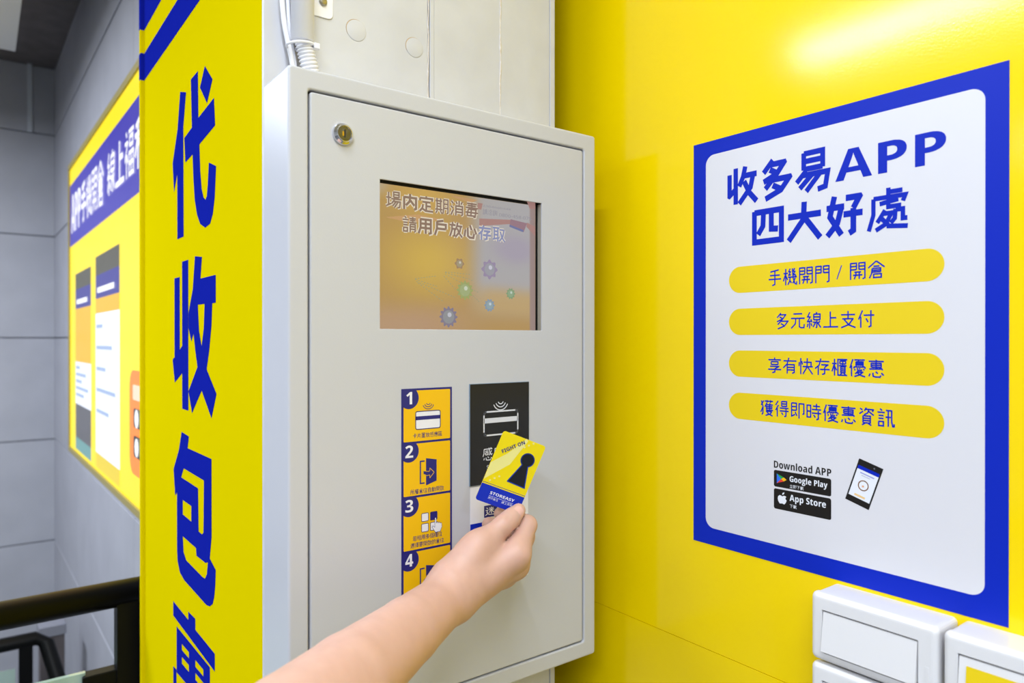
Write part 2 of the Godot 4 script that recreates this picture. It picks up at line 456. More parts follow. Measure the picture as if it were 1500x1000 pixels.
	"詢": [["speech", 0, 0, 44, 100], ["30,0 5,40;20,16 95,16 90,90 68,97", 48, 0, 100, 100], ["sun", 54, 36, 80, 80]],
}

func glyph(ch: String, weight: float) -> Array:   # triangles on the 100 grid, each stroke a step above the last
	var key := "%s%.1f" % [ch, weight]
	if glyph_cache.has(key):
		return glyph_cache[key]
	var out := []
	var level := 0
	var many := 0
	for piece in G[ch]:
		many += str(K.get(piece[0], piece[0])).split(";").size()
	if weight > 10.0:                     # bold characters of many strokes are drawn thinner
		weight *= clampf(1.22 - 0.045 * many, 0.68, 1.0)
	for piece in G[ch]:
		var text: String = K.get(piece[0], piece[0])
		var sx: float = (piece[3] - piece[1]) / 100.0
		var sy: float = (piece[4] - piece[2]) / 100.0
		for s in text.split(";"):
			var line := PackedVector2Array()
			for xy in s.split(" "):
				var c := xy.split_floats(",")
				line.append(Vector2(piece[1] + c[0] * sx, piece[2] + c[1] * sy))
			for poly in Geometry2D.offset_polyline(line, weight / 2.0, Geometry2D.JOIN_MITER, Geometry2D.END_BUTT):
				if Geometry2D.is_polygon_clockwise(poly):
					continue
				var idx := Geometry2D.triangulate_polygon(poly)
				for i in idx:
					out.append([poly[i], level])
			level += 1
	glyph_cache[key] = out
	return out

func letters(st: SurfaceTool, text: String, x0: float, x1: float, y: float, z: float, weight: float, fill := 0.9, tall := 1.0) -> void:   # a row of characters between x0 and x1, centred on y
	var pitch := (x1 - x0) / (text.length() - (1.0 - fill))
	var w := pitch * fill
	for i in text.length():
		if not G.has(text[i]):
			continue
		var t := glyph(text[i], weight)
		for k in range(0, t.size(), 3):
			var p := []
			for q in 3:
				var g: Vector2 = t[k + q][0]
				p.append(Vector3(x0 + i * pitch + g.x / 100.0 * w, y + (0.5 - g.y / 100.0) * w * tall, z + t[k][1] * 0.000004))
			if (Vector2(p[1].x, p[1].y) - Vector2(p[0].x, p[0].y)).cross(Vector2(p[2].x, p[2].y) - Vector2(p[0].x, p[0].y)) > 0.0:
				tri(st, p[0], p[2], p[1])
			else:
				tri(st, p[0], p[1], p[2])

func row(frame: Transform3D, text: String, left: Vector2, right: Vector2, called: String, m: Material, parent: Node, z: float, weight: float, fill := 0.9, tall := 1.0) -> MeshInstance3D:   # between two pixels
	var a := on(frame, left.x, left.y)
	var b := on(frame, right.x, right.y)
	var st := begin()
	letters(st, text, a.x, b.x, (a.y + b.y) / 2.0, z, weight, fill, tall)
	return part(st, called, m, parent)

# ---------------------------------------------------------------- materials
func peel(size: float, freq: float, strength: float, seed_no: int) -> Array:   # a fine relief: [texture, world scale]
	var n := FastNoiseLite.new()
	n.seed = seed_no
	n.noise_type = FastNoiseLite.TYPE_SIMPLEX_SMOOTH
	n.frequency = freq
	n.fractal_octaves = 2
	var t := NoiseTexture2D.new()
	t.width = 512
	t.height = 512
	t.seamless = true
	t.as_normal_map = true
	t.bump_strength = strength
	t.noise = n
	return [t, 1.0 / size]

func relief(m: StandardMaterial3D, p: Array, amount: float) -> StandardMaterial3D:
	m.normal_enabled = true
	m.normal_texture = p[0]
	m.normal_scale = amount
	m.uv1_triplanar = true
	m.uv1_world_triplanar = true
	m.uv1_scale = Vector3.ONE * float(p[1])
	return m

func mottled(a: Color, b: Color, size: float, freq: float, seed_no: int, rough: float) -> StandardMaterial3D:   # two close tones in patches
	var n := FastNoiseLite.new()
	n.seed = seed_no
	n.frequency = freq
	n.fractal_octaves = 4
	var t := NoiseTexture2D.new()
	t.width = 256
	t.height = 256
	t.seamless = true
	t.noise = n
	var g := Gradient.new()
	g.set_color(0, a)
	g.set_color(1, b)
	t.color_ramp = g
	var m := mat(Color.WHITE, rough)
	m.albedo_texture = t
	m.uv1_triplanar = true
	m.uv1_world_triplanar = true
	m.uv1_scale = Vector3.ONE / size
	return m

func build_materials() -> void:
	font_bold = SystemFont.new()
	font_bold.font_names = PackedStringArray(["Droid Sans"])
	font_bold.font_weight = 700
	font_plain = SystemFont.new()
	font_plain.font_names = PackedStringArray(["Droid Sans"])
	var fine := peel(0.16, 0.085, 4.0, 3)
	M.wall_joint = mat(Color(0.72, 0.56, 0.0), 0.6)
	M.yellow_wall = relief(mat(Color(1.0, 0.86, 0.0), 0.135), fine, 0.018)
	M.yellow_wall.metallic_specular = 0.42
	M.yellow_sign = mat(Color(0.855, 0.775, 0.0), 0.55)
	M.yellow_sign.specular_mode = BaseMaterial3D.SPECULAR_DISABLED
	M.sign_blue = mat(Color(0.08, 0.13, 0.60), 0.55)
	M.sign_blue.specular_mode = BaseMaterial3D.SPECULAR_DISABLED
	M.poster_blue = mat(Color(0.03, 0.16, 0.72), 0.4)
	M.poster_blue.metallic_specular = 0.3
	M.poster_white = mat(Color(0.88, 0.875, 0.895), 0.36)
	M.pill_yellow = mat(Color(0.93, 0.81, 0.0), 0.45)
	M.navy = mat(Color(0.10, 0.11, 0.46), 0.45)
	M.sticker_yellow = mat(Color(0.95, 0.74, 0.0), 0.45)
	M.sticker_white = mat(Color(0.92, 0.92, 0.95), 0.45)
	M.ink = mat(Color(0.035, 0.035, 0.04), 0.4)
	M.cabinet = relief(mat(Color(0.77, 0.775, 0.80), 0.34), peel(0.10, 0.06, 3.0, 5), 0.05)
	M.column_paint = relief(mottled(Color(0.785, 0.785, 0.80), Color(0.82, 0.82, 0.83), 0.5, 0.012, 9, 0.5), peel(0.4, 0.012, 5.0, 7), 0.25)
	M.caulk = mottled(Color(0.80, 0.74, 0.66), Color(0.93, 0.92, 0.92), 0.12, 0.05, 14, 0.6)
	M.tan = mat(Color(0.76, 0.66, 0.52), 0.7)
	M.chrome = mat(Color(0.86, 0.86, 0.88), 0.10, 1.0)
	M.dark = mat(Color(0.03, 0.03, 0.03), 0.6)
	M.bezel = mat(Color(0.05, 0.05, 0.045), 0.5)
	M.steel = mat(Color(0.52, 0.51, 0.47), 0.5, 0.6)
	M.plastic = mat(Color(0.91, 0.905, 0.91), 0.3)
	M.pipe = mat(Color(0.93, 0.93, 0.95), 0.35)
	M.stair_wall = mottled(Color(0.645, 0.645, 0.67), Color(0.68, 0.68, 0.705), 1.2, 0.02, 21, 0.55)
	M.joint = mat(Color(0.42, 0.43, 0.46), 0.8)
	M.white_wall = mat(Color(0.76, 0.775, 0.80), 0.8)
	M.ceiling = mat(Color(0.86, 0.87, 0.88), 0.8)
	M.floor = mottled(Color(0.38, 0.385, 0.395), Color(0.44, 0.445, 0.455), 1.0, 0.03, 31, 0.45)
	M.soffit = mottled(Color(0.40, 0.375, 0.37), Color(0.46, 0.435, 0.43), 0.8, 0.03, 33, 0.8)  # unlit stairwell ceiling: part of its shade is put into this dark colour
	M.rail = mat(Color(0.02, 0.019, 0.019), 0.42)
	M.rail.metallic_specular = 0.3
	M.glass = mat(Color(0.74, 0.84, 0.78, 0.55), 0.08)
	M.glass.transparency = BaseMaterial3D.TRANSPARENCY_ALPHA

# ---------------------------------------------------------------- the room
func span(called: String, m: Material, parent: Node, a0: float, a1: float, b0: float, b1: float, h0: float, h1: float) -> MeshInstance3D:
	var st := begin()
	block(st, P(a0, b1, h0), P(a1, b0, h1))
	return part(st, called, m, parent)

func build_shell() -> void:
	span("slab", M.floor, structure("floor", "grey floor of the room in front of the cabinet"), -5.0, 0.9, -3.2, 1.62, -1.65, -1.5)
	var c := structure("ceiling", "pale ceiling slab with tube lamps")
	span("slab", M.ceiling, c, -5.0, 0.9, -3.2, 1.62, 1.2, 1.4)
	span("slab", M.ceiling, c, -5.0, 0.123, 1.62, 3.6, 1.2, 1.4)
	span("plaster", M.white_wall, structure("wall_back", "white wall behind the photographer"), -5.0, 0.9, -3.3, -3.2, -1.5, 1.2)
	span("plaster", M.white_wall, structure("wall_left", "white wall across the room from the yellow wall"), -5.1, -5.0, -3.3, 4.7, -3.0, 1.6)
	var w := structure("wall_right", "glossy yellow wall of panels with a thin horizontal joint")
	span("backing", M.wall_joint, w, WALL_A + 0.0016, WALL_A + 0.12, -3.2, 1.55, -1.5, 1.2)
	span("panel", M.yellow_wall, w, WALL_A, WALL_A + 0.0016, -3.2, 1.55, -0.3961, 1.2)
	span("panel", M.yellow_wall, w, WALL_A, WALL_A + 0.0016, -3.2, 1.55, -1.5, -0.3969)

func build_stairwell() -> void:
	# the side wall that carries the light box: its own axes, x towards the room, z out of the wall
	var side := structure("wall_stair_side", "pale grey panelled stairwell wall beside the light box")
	side.position = P(0.365, 2.167, 0.0)
	side.rotation.y = -(PI / 2 - 0.0212)
	var st := begin()
	slab(st, -2.4, -2.9, 0.66, 1.42, -0.12, -0.008)
	part(st, "backing", M.joint, side)
	var rows := [-2.9, -2.11, -1.58, -1.05, -0.52, 0.01, 0.54, 1.07, 1.42]
	var cols := [-2.26, -1.35, -0.15, 0.66]
	for r in rows.size() - 1:
		for c in cols.size() - 1:
			var g := 0.003 if r < 6 else 0.009
			var t := begin()
			slab(t, cols[c] + 0.002, rows[r] + 0.003, cols[c + 1] - 0.002, rows[r + 1] - g, -0.008, 0.0, 0.0, 0.002)
			part(t, "panel", M.stair_wall, side)
	var back := structure("wall_stair_back", "pale grey panelled wall at the end of the stairwell")
	back.position = P(0.0, 4.41, 0.0)
	st = begin()
	slab(st, -5.0, -2.9, 0.5, 1.6, -0.15, -0.008)
	part(st, "backing", M.joint, back)
	var across := [-5.0, -3.4, -2.2, -1.0, 0.32]
	for r in rows.size() - 1:
		for c in across.size() - 1:
			var t := begin()
			slab(t, across[c] + 0.002, rows[r] + 0.003, across[c + 1] - 0.002, rows[r + 1] - 0.003, -0.008, 0.0, 0.0, 0.002)
			part(t, "panel", M.stair_wall, back)
	var strip := begin()
	slab(strip, 0.200, 1.07, 0.222, 1.42, 0.0, 0.012, 0.0, 0.002)
	part(strip, "cover_strip", M.white_wall, back)
	span("slab", M.soffit, structure("ceiling_stair", "ceiling high above the stairs, its shade painted in as dark brown"), -5.0, 0.9, 1.5, 4.6, 1.42, 1.55)
	span("slab", M.floor, structure("floor_stair", "grey floor at the foot of the stairs"), -5.0, 0.9, 1.62, 4.6, -2.95, -2.8)
	span("plaster", M.white_wall, structure("wall_return", "white wall return behind the column"), 0.365, 0.9, 1.53, 1.60, -1.5, 1.42)
	span("plaster", M.white_wall, structure("wall_landing_edge", "white edge of the floor over the stairs"), -5.0, 0.365, 1.60, 1.64, -2.8, -1.5)

# ---------------------------------------------------------------- the column
func build_column() -> void:
	var col := structure("wall_column", "white painted boxed-in column behind the grey cabinet")
	span("core", M.joint, col, LEFT_A + 0.003, 0.6712, COLUMN_B + 0.006, 1.4915, -1.5, 1.2)
	# front boards: the photograph shows caulked joints between them
	var seam := [on_b(626.5, 40, COLUMN_B).x, on_b(629.5, 40, COLUMN_B).x, on_b(636, 40, COLUMN_B).x, on_b(733, 40, COLUMN_B).x, on_b(805, 40, COLUMN_B).x]
	var edges := [[LEFT_A - 0.0002, seam[0], "board"], [seam[1], seam[2] - 0.0006, "joint_strip"], [seam[2], seam[3] - 0.0006, "board"], [seam[3] + 0.0004, seam[4], "board"], [seam[4] + 0.0004, 0.6712, "corner_bead"]]
	for e in edges:
		var st := begin()
		var proud: float = 0.0 if e[2] == "board" else 0.0012
		slab(st, e[0], EYE.y - 1.5, e[1], EYE.y + 1.2, -COLUMN_B - 0.006, -COLUMN_B + proud, 0.0, 0.0008)
		part(st, e[2], M.column_paint, col)
	# crumbling caulk along two joints
	var rng := RandomNumberGenerator.new()
	rng.seed = 41
	for x in [seam[0] + 0.0008, seam[3] - 0.0002]:
		var pts := []
		var rads := []
		for i in 60:
			pts.append(Vector3(x + rng.randf_range(-0.0006, 0.0006), EYE.y + 0.1 + i * 0.016, -COLUMN_B + rng.randf_range(-0.0012, 0.0004)))
			rads.append(rng.randf_range(0.0008, 0.0019))
		part(round_tube(pts, rads, 6), "caulk", M.caulk, col)
	# filled screw holes
	for h in [[522, 45, 14.0], [607, 70, 13.0]]:
		var c := on_b(h[0], h[1], COLUMN_B)
		var r: float = h[2] * c.distance_to(EYE) / FOCAL
		var o := round_tube([c + Vector3(0, 0, -0.001), c + Vector3(0, 0, 0.0004), c + Vector3(0, 0, 0.0006), c + Vector3(0, 0, 0.0006)], [r, r, r * 0.96, 0.0005], 28)
		part(o, "filled_hole", M.column_paint, col)
		var arc := []
		var rad := []
		for i in 13:
			var t := deg_to_rad(70.0 + i * 12.0)
			arc.append(c + Vector3(cos(t) * r, sin(t) * r, 0.0003))
			rad.append(0.0005 * sin(PI * (i + 0.5) / 13.0) + 0.0001)
		part(round_tube(arc, rad, 5), "crack", M.tan, col)
	# the yellow sign on the column's side
	var sign_at := P(LEFT_A, COLUMN_B, -1.45)
	var s := thing("column_sign", sign_at, "tall yellow sign with big blue Chinese characters on the column's side", "sign", "", -PI / 2)
	var f := Transform3D(Basis(Vector3.UP, -PI / 2), sign_at)
	var x_far: float = on(f, 217, 400).x
	var x_end: float = on(f, 212, 400).x
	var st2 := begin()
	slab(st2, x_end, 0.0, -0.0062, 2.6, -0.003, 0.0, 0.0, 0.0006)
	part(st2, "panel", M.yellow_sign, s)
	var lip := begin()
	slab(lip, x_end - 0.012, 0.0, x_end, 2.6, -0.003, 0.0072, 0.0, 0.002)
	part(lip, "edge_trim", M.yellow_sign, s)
	var z := 0.0003
	for band in [[217, 36, 237, 0, 217, -14], [218, 109, 293.5, 0, 217.7, 69]]:
		var a := on(f, band[0], band[1])
		var b := on(f, band[2], band[3])
		var top := on(f, band[4], band[5])
		var slope := (b.y - a.y) / (b.x - a.x)
		var tall := top.y - a.y
		var y1: float = a.y + slope * (-0.001 - a.x)
		flat_part([PackedVector2Array([Vector2(x_end, a.y), Vector2(-0.0065, y1), Vector2(-0.0065, y1 + tall), Vector2(x_end, a.y + tall)])], "stripe", M.sign_blue, s, z)
		var wrap := begin()
		slab(wrap, x_end - 0.0125, a.y, x_end + 0.0003, a.y + tall, -0.002, 0.0075, 0.0, 0.002)
		part(wrap, "stripe", M.sign_blue, s)
	# 代
	flat_part([trace(f, [190, 396, 215, 398, 203, 545, 204, 1018, 177, 1030, 177, 750, 163, 828, 157, 705, 178, 560], 200, 0, 2.94),
		trace(f, [266, 307, 268, 508, 335, 422, 340, 540, 272, 622, 276, 740, 282, 815, 290, 850, 298, 860, 304, 845, 308, 800, 313, 700, 344, 715, 338, 850, 330, 920, 318, 963, 297, 980, 276, 965, 262, 925, 252, 860, 246, 760, 243, 665, 212, 700, 207, 595, 240, 550, 236, 343], 200, 0, 2.94),
		trace(f, [296, 285, 329, 342, 305, 445, 275, 378], 200, 0, 2.94)], "character", M.sign_blue, s, z)
	# 收
	flat_part([trace(f, [81, 211, 105, 205, 105, 538, 116, 520, 116, 135, 144, 126, 144, 817, 116, 808, 116, 645, 82, 688, 72, 582, 81, 572], 230, 340, 3.127)] + with_holes(trace(f, [175, 110, 207, 113, 200, 212, 270, 195, 270, 322, 254, 325, 250, 430, 240, 540, 228, 628, 273, 740, 250, 852, 205, 725, 161, 828, 144.5, 728, 186, 617, 176, 540, 168, 465, 158, 500, 145, 440, 145, 370, 165, 260], 230, 340, 3.127),
			[trace(f, [188, 332, 219, 328, 215, 440, 205, 522, 193, 450], 230, 340, 3.127)]), "character", M.sign_blue, s, z)
	# 包
	var bao := trace(f, [95, 32, 123, 50, 118, 95, 210, 137, 210, 440, 203, 520, 226, 565, 224, 625, 220, 670, 214, 696, 203, 705, 190, 700, 105, 605, 88, 575, 79, 530, 77, 480, 77, 265, 70, 278, 64, 175, 85, 100], 230, 620, 2.63)
	var bao_holes := [trace(f, [103, 173, 181, 220, 179, 420, 174, 428, 160, 416, 158, 250, 93, 207], 230, 620, 2.63),
		trace(f, [99, 295, 132, 318, 132, 378, 99, 350], 230, 620, 2.63),
		trace(f, [99, 435, 150, 480, 152, 510, 186, 537, 196, 535, 192, 580, 185, 598, 175, 592, 112, 527, 102, 495], 230, 620, 2.63)]
	flat_part(with_holes(bao, bao_holes), "character", M.sign_blue, s, z)
	# 裹, which runs on below the picture
	var guo := trace(f, [75, 782, 203, 940, 203, 1110, 75, 960], 230, 620, 2.63)
	var guo_holes := [trace(f, [95, 850, 122, 882, 122, 905, 95, 873], 230, 620, 2.63),
		trace(f, [95, 900, 122, 932, 122, 958, 95, 925], 230, 620, 2.63),
		trace(f, [147, 912, 178, 950, 178, 975, 147, 938], 230, 620, 2.63),
		trace(f, [147, 962, 178, 1000, 178, 1026, 147, 988], 230, 620, 2.63)]
	flat_part([trace(f, [62, 685, 120, 757, 120, 725, 147, 753, 147, 795, 222, 888, 222, 957, 62, 740], 230, 620, 2.63),
		trace(f, [62, 935, 74, 949, 74, 1000, 228, 1180, 228, 1250, 62, 1040], 230, 620, 2.63),
		trace(f, [130, 1120, 158, 1152, 158, 1400, 130, 1370], 230, 620, 2.63),
		trace(f, [80, 1240, 126, 1200, 126, 1250, 80, 1300], 230, 620, 2.63)] + with_holes(guo, guo_holes), "character", M.sign_blue, s, z)

# ---------------------------------------------------------------- the cabinet
func build_cabinet() -> void:
	var base := P(LEFT_A, FRONT_B, -0.434)
	var cab := thing("access_cabinet", base, "pale grey metal cabinet with screen and card reader fixed to the white column", "cabinet")
	var f := Transform3D(Basis.IDENTITY, base)
	var w := RIGHT_A - LEFT_A
	var h := 0.7152
	var deep := COLUMN_B - FRONT_B
	var fl := 0.0212            # the flange round the door
	var st := begin()
	var loops := [[rr(0, 0, w, h, 0.004, 4), -deep + 0.0002]]
	for i in 5:
		var t := PI / 2 * i / 4
		var e := 0.003 * (1.0 - cos(t))
		loops.append([rr(e, e, w - e, h - e, 0.004 - e * 0.8, 4), -0.003 + 0.003 * sin(t)])
	for i in 4:
		var t := PI / 2 * i / 3
		var e := fl - 0.002 + 0.002 * sin(t)
		loops.append([rr(e, e, w - e, h - e, 0.004, 4), -0.002 * (1.0 - cos(t))])
	loops.append([rr(fl, fl, w - fl, h - fl, 0.004, 4), -0.022])
	loft(st, loops, true, true)
	part(st, "body", M.cabinet, cab)
	# the door, with its cut-out for the screen
	var c0 := on(f, 557, 481.5)
	var c1 := on(f, 794, 297)
	var cy1: float = on(f, 557, 262).y
	var d0 := fl + 0.0022
	var door := begin()
	loops = [[rr(d0, d0, w - d0, h - d0, 0.003, 4), -0.020]]
	for i in 4:
		var t := PI / 2 * i / 3
		var e := 0.0018 * (1.0 - cos(t))
		loops.append([rr(d0 + e, d0 + e, w - d0 - e, h - d0 - e, 0.003 - e, 4), -0.0022 + 0.0018 * sin(t)])
	loops.append([rr(c0.x - 0.0004, c0.y - 0.0004, c1.x + 0.0004, cy1 + 0.0004, 0.0008, 4), -0.0004])
	loops.append([rr(c0.x, c0.y, c1.x, cy1, 0.0006, 4), -0.0008])
	loops.append([rr(c0.x, c0.y, c1.x, cy1, 0.0006, 4), -0.0022])
	loft(door, loops, false, false)
	part(door, "door", M.cabinet, cab)
	build_screen(cab, f, c0, Vector2(c1.x, cy1))
	build_lock(cab, f)
	build_instructions(cab, f)
	build_reader(cab, f)

func build_screen(cab: Node3D, f: Transform3D, c0: Vector2, c1: Vector2) -> void:
	var zs := -0.0095
	var st := begin()
	slab(st, c0.x - 0.006, c0.y - 0.006, c1.x + 0.0105, c1.y + 0.006, -0.0195, zs - 0.0004, 0.001, 0.0)
	part(st, "screen_frame", M.bezel, cab)
	# lit side wall of the screen recess, added as a plate with its own grey
	var br := begin()
	slab(br, c1.x - 0.0004, c0.y - 0.004, c1.x + 0.0012, c1.y - 0.001, -0.0088, -0.0023)
	part(br, "recess_side", mat(Color(0.66, 0.64, 0.58), 0.5), cab)
	# screen picture in orange, yellow and lilac, the glass reflection's haze painted in
	var x0 := c0.x - 0.003
	var x1 := c1.x - 0.0035
	var y0 := c0.y - 0.003
	var y1 := c1.y - 0.0022
	var im := Image.create(192, 136, false, Image.FORMAT_RGB8)
	for j in 136:
		for i in 192:
			var u := i / 191.0
			var v := j / 135.0
			var c := Color(0.70, 0.565, 0.36)
			c = c.lerp(Color(0.80, 0.67, 0.33), smoothstep(0.42, 0.0, Vector2(u - 0.32, (v - 0.5) * 1.0).length()))
			c = c.lerp(Color(0.79, 0.64, 0.36), 0.9 * smoothstep(0.30, 0.0, Vector2(u - 0.28, (v - 0.02) * 1.1).length()))
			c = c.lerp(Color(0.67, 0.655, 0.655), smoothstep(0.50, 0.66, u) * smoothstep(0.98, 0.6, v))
			c = c.lerp(Color(0.64, 0.60, 0.67), 0.7 * smoothstep(0.22, 0.05, Vector2(u - 0.86, (v - 0.36) * 1.4).length()))
			c = c.lerp(Color(0.71, 0.58, 0.50), 0.8 * smoothstep(0.72, 0.95, v) * smoothstep(0.75, 0.2, u))
			c = c.lerp(Color(0.75, 0.63, 0.43), 0.8 * smoothstep(0.16, 0.02, absf(v - 0.72 - 0.06 * u)) * smoothstep(0.5, 0.72, u))
			c = c.lerp(Color(0.60, 0.52, 0.50), smoothstep(0.955, 0.97, u))
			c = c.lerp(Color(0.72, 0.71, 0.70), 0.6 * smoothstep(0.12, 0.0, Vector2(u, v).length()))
			im.set_pixel(i, j, c)
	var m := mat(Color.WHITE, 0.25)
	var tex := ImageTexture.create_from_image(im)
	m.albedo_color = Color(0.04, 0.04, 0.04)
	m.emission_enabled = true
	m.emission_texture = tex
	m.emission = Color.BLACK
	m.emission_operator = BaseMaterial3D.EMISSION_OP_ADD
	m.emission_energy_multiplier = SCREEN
	var q := SurfaceTool.new()
	q.begin(Mesh.PRIMITIVE_TRIANGLES)
	for k in [[x0, y1, 0, 0], [x1, y1, 1, 0], [x1, y0, 1, 1], [x0, y1, 0, 0], [x1, y0, 1, 1], [x0, y0, 0, 1]]:
		q.set_normal(Vector3.BACK)
		q.set_uv(Vector2(k[2], k[3]))
		q.add_vertex(Vector3(k[0], k[1], zs))
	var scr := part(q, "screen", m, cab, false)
	scr.set_meta("label", "lit screen with Chinese text on an orange picture")
	var sf := f * Transform3D(Basis.IDENTITY, Vector3(0, 0, zs))
	var halo := lit(Color(0.84, 0.80, 0.73), SCREEN)
	var brown := lit(Color(0.50, 0.41, 0.37), SCREEN)
	var blue := lit(Color(0.50, 0.52, 0.66), SCREEN)
	# coloured ribbons behind the writing
	var red := lit(Color(0.62, 0.47, 0.45), SCREEN)
	flat_part([trace(sf, [702, 320, 752, 322, 748, 328, 702, 331]), trace(sf, [770, 291, 784, 294, 784, 306, 776, 306]), trace(sf, [772, 326, 784, 332, 784, 346, 771, 332]), trace(sf, [700, 297, 707, 298, 705, 307, 699, 306])], "ribbon", red, scr, zs + 0.0001)
	flat_part([trace(sf, [565, 318, 612, 314, 650, 322, 600, 326]), trace(sf, [660, 286, 700, 293, 690, 297, 668, 290])], "ribbon", lit(Color(0.72, 0.56, 0.40), SCREEN), scr, zs + 0.0001)
	flat_part([trace(sf, [748, 321, 772, 327, 767, 340, 746, 331])], "book_picture", lit(Color(0.55, 0.43, 0.47), SCREEN), scr, zs + 0.00015)
	flat_part([trace(sf, [747, 329, 767, 337, 766, 340, 746, 332])], "book_picture", lit(Color(0.40, 0.42, 0.58), SCREEN), scr, zs + 0.00018)
	var r1 := [Vector2(565.5, 291.5), Vector2(700, 308.5)]
	var r2 := [Vector2(589.5, 328.5), Vector2(739, 343.5)]
	row(sf, "場內定期消毒", r1[0], r1[1], "lettering", halo, scr, zs + 0.0002, 30.0, 0.86, 0.98)
	row(sf, "場內定期消毒", r1[0], r1[1], "lettering", brown, scr, zs + 0.0004, 15.5, 0.86, 0.98)
	row(sf, "請用戶放心存取", r2[0], r2[1], "lettering", halo, scr, zs + 0.0002, 30.0, 0.86, 0.98)
	var a := on(sf, r2[0].x, r2[0].y)
	var b := on(sf, r2[1].x, r2[1].y)
	var cut := a.x + (b.x - a.x) * 0.716
	var s2 := begin()
	letters(s2, "請用戶放心", a.x, cut - 0.0018, (a.y + b.y) / 2, zs + 0.0004, 15.5, 0.86, 0.98)
	part(s2, "lettering", brown, scr)
	s2 = begin()
	letters(s2, "存取", cut + 0.0015, b.x, (a.y + b.y) / 2, zs + 0.0004, 15.5, 0.86, 0.98)
	part(s2, "lettering", blue, scr)
	var grey := lit(Color(0.54, 0.53, 0.57), SCREEN)
	var n0 := on(sf, 707, 302)
	var n1 := on(sf, 748, 308)
	fit_text("2304666948", "lettering", grey, scr, n0.x, n1.x, n1.y - 0.0003, n0.y + 0.0018, zs + 0.0003, false)
	n0 = on(sf, 731, 313)
	n1 = on(sf, 778, 323)
	fit_text("0800-458-075", "lettering", grey, scr, n0.x, n1.x, n1.y, n0.y + 0.0008, zs + 0.0003, false)
	row(sf, "請洽詢", Vector2(707, 309.5), Vector2(728, 312.5), "lettering", grey, scr, zs + 0.0003, 9.0)
	# little flower-like germs drifting over the picture, and dashes of spray
	for g in [[673, 386, 8, Color(0.58, 0.47, 0.36), 6], [717, 394.5, 14.5, Color(0.55, 0.50, 0.60), 8], [681, 425, 14, Color(0.57, 0.60, 0.37), 12], [748, 430, 8.5, Color(0.47, 0.57, 0.43), 10], [717, 447, 9.5, Color(0.48, 0.55, 0.63), 10], [657, 464, 15, Color(0.47, 0.44, 0.52), 12]]:
		var c := on(sf, g[0], g[1])
		var r: float = g[2] * 0.00086
		var p := PackedVector2Array()
		for i in 72:
			var t := TAU * i / 72.0
			p.append(c + Vector2(cos(t), sin(t)) * r * (0.88 + 0.12 * cos(t * g[4])))
		flat_part([p], "germ_picture", lit(g[3], SCREEN), scr, zs + 0.0002)
		flat_part([disc(c, r * 0.62)], "germ_picture", lit((g[3] as Color).lerp(Color(0.6, 0.68, 0.6), 0.35), SCREEN), scr, zs + 0.00025)
		flat_part([disc(c + Vector2(0.1, 0.2) * r, r * 0.22)], "germ_picture", lit((g[3] as Color).lerp(Color(0.85, 0.88, 0.9), 0.6), SCREEN), scr, zs + 0.0003)
	var dashes := []
	for l in [[652, 398, 690, 402], [652, 399, 694, 411], [652, 401, 702, 429], [650, 404, 668, 425], [608, 408, 640, 404], [608, 409, 642, 420], [610, 412, 668, 436], [612, 414, 650, 442], [690, 430, 703, 443]]:
		var p0 := on(sf, l[0], l[1])
		var p1 := on(sf, l[2], l[3])
		var n := int(p0.distance_to(p1) / 0.0042) + 1
		for i in n:
			dashes += stroke(PackedVector2Array([p0.lerp(p1, i / float(n)), p0.lerp(p1, (i + 0.55) / float(n))]), 0.0006)
	flat_part(dashes, "spray_dashes", lit(Color(0.53, 0.57, 0.47), SCREEN), scr, zs + 0.00015)

func build_lock(cab: Node3D, f: Transform3D) -> void:
	var c := on(f, 502.5, 197)
	var o := Vector3(c.x, c.y, -0.0004)
	var pts := []
	var rads := []
	for k in [[0.0, 0.0118], [0.0018, 0.0118], [0.0030, 0.0112], [0.0050, 0.0092], [0.0058, 0.0086], [0.0060, 0.0080], [0.0052, 0.0078], [0.0048, 0.0074]]:
		pts.append(o + Vector3(0, 0, k[0]))
		rads.append(k[1])
	# written as a lathe: rings at rising height, so each keeps its own axis
	var st := begin()
	for i in pts.size() - 1:
		for k in 32:
			var t0 := TAU * k / 32
			var t1 := TAU * (k + 1) / 32
			var e0 := Vector3(cos(t0), sin(t0), 0)
			var e1 := Vector3(cos(t1), sin(t1), 0)
			quad(st, pts[i + 1] + e0 * rads[i + 1], pts[i + 1] + e1 * rads[i + 1], pts[i] + e1 * rads[i], pts[i] + e0 * rads[i])
	var ring := part(st, "lock_ring", M.chrome, cab)
	ring.set_meta("label", "chrome ring of the cabinet's key lock")
	var barrel := begin()
	loft(barrel, [[disc(c, 0.0078, 28), -0.0004], [disc(c, 0.0078, 28), 0.0042], [disc(c, 0.0072, 28), 0.0047]], false, true)
	part(barrel, "lock_barrel", mat(Color(0.36, 0.36, 0.35), 0.25, 1.0), ring)
	var slot := begin()
	slab(slot, c.x - 0.0008, c.y - 0.0042, c.x + 0.0012, c.y + 0.0042, 0.0040, 0.0049, 0.0007, 0.0)
	part(slot, "key_slot", M.dark, ring)
	var wafer := begin()
	slab(wafer, c.x - 0.0026, c.y - 0.0028, c.x - 0.0009, c.y + 0.0022, 0.0040, 0.0050, 0.0007, 0.0)
	part(wafer, "brass_wafer", mat(Color(0.80, 0.66, 0.18), 0.3, 1.0), ring)

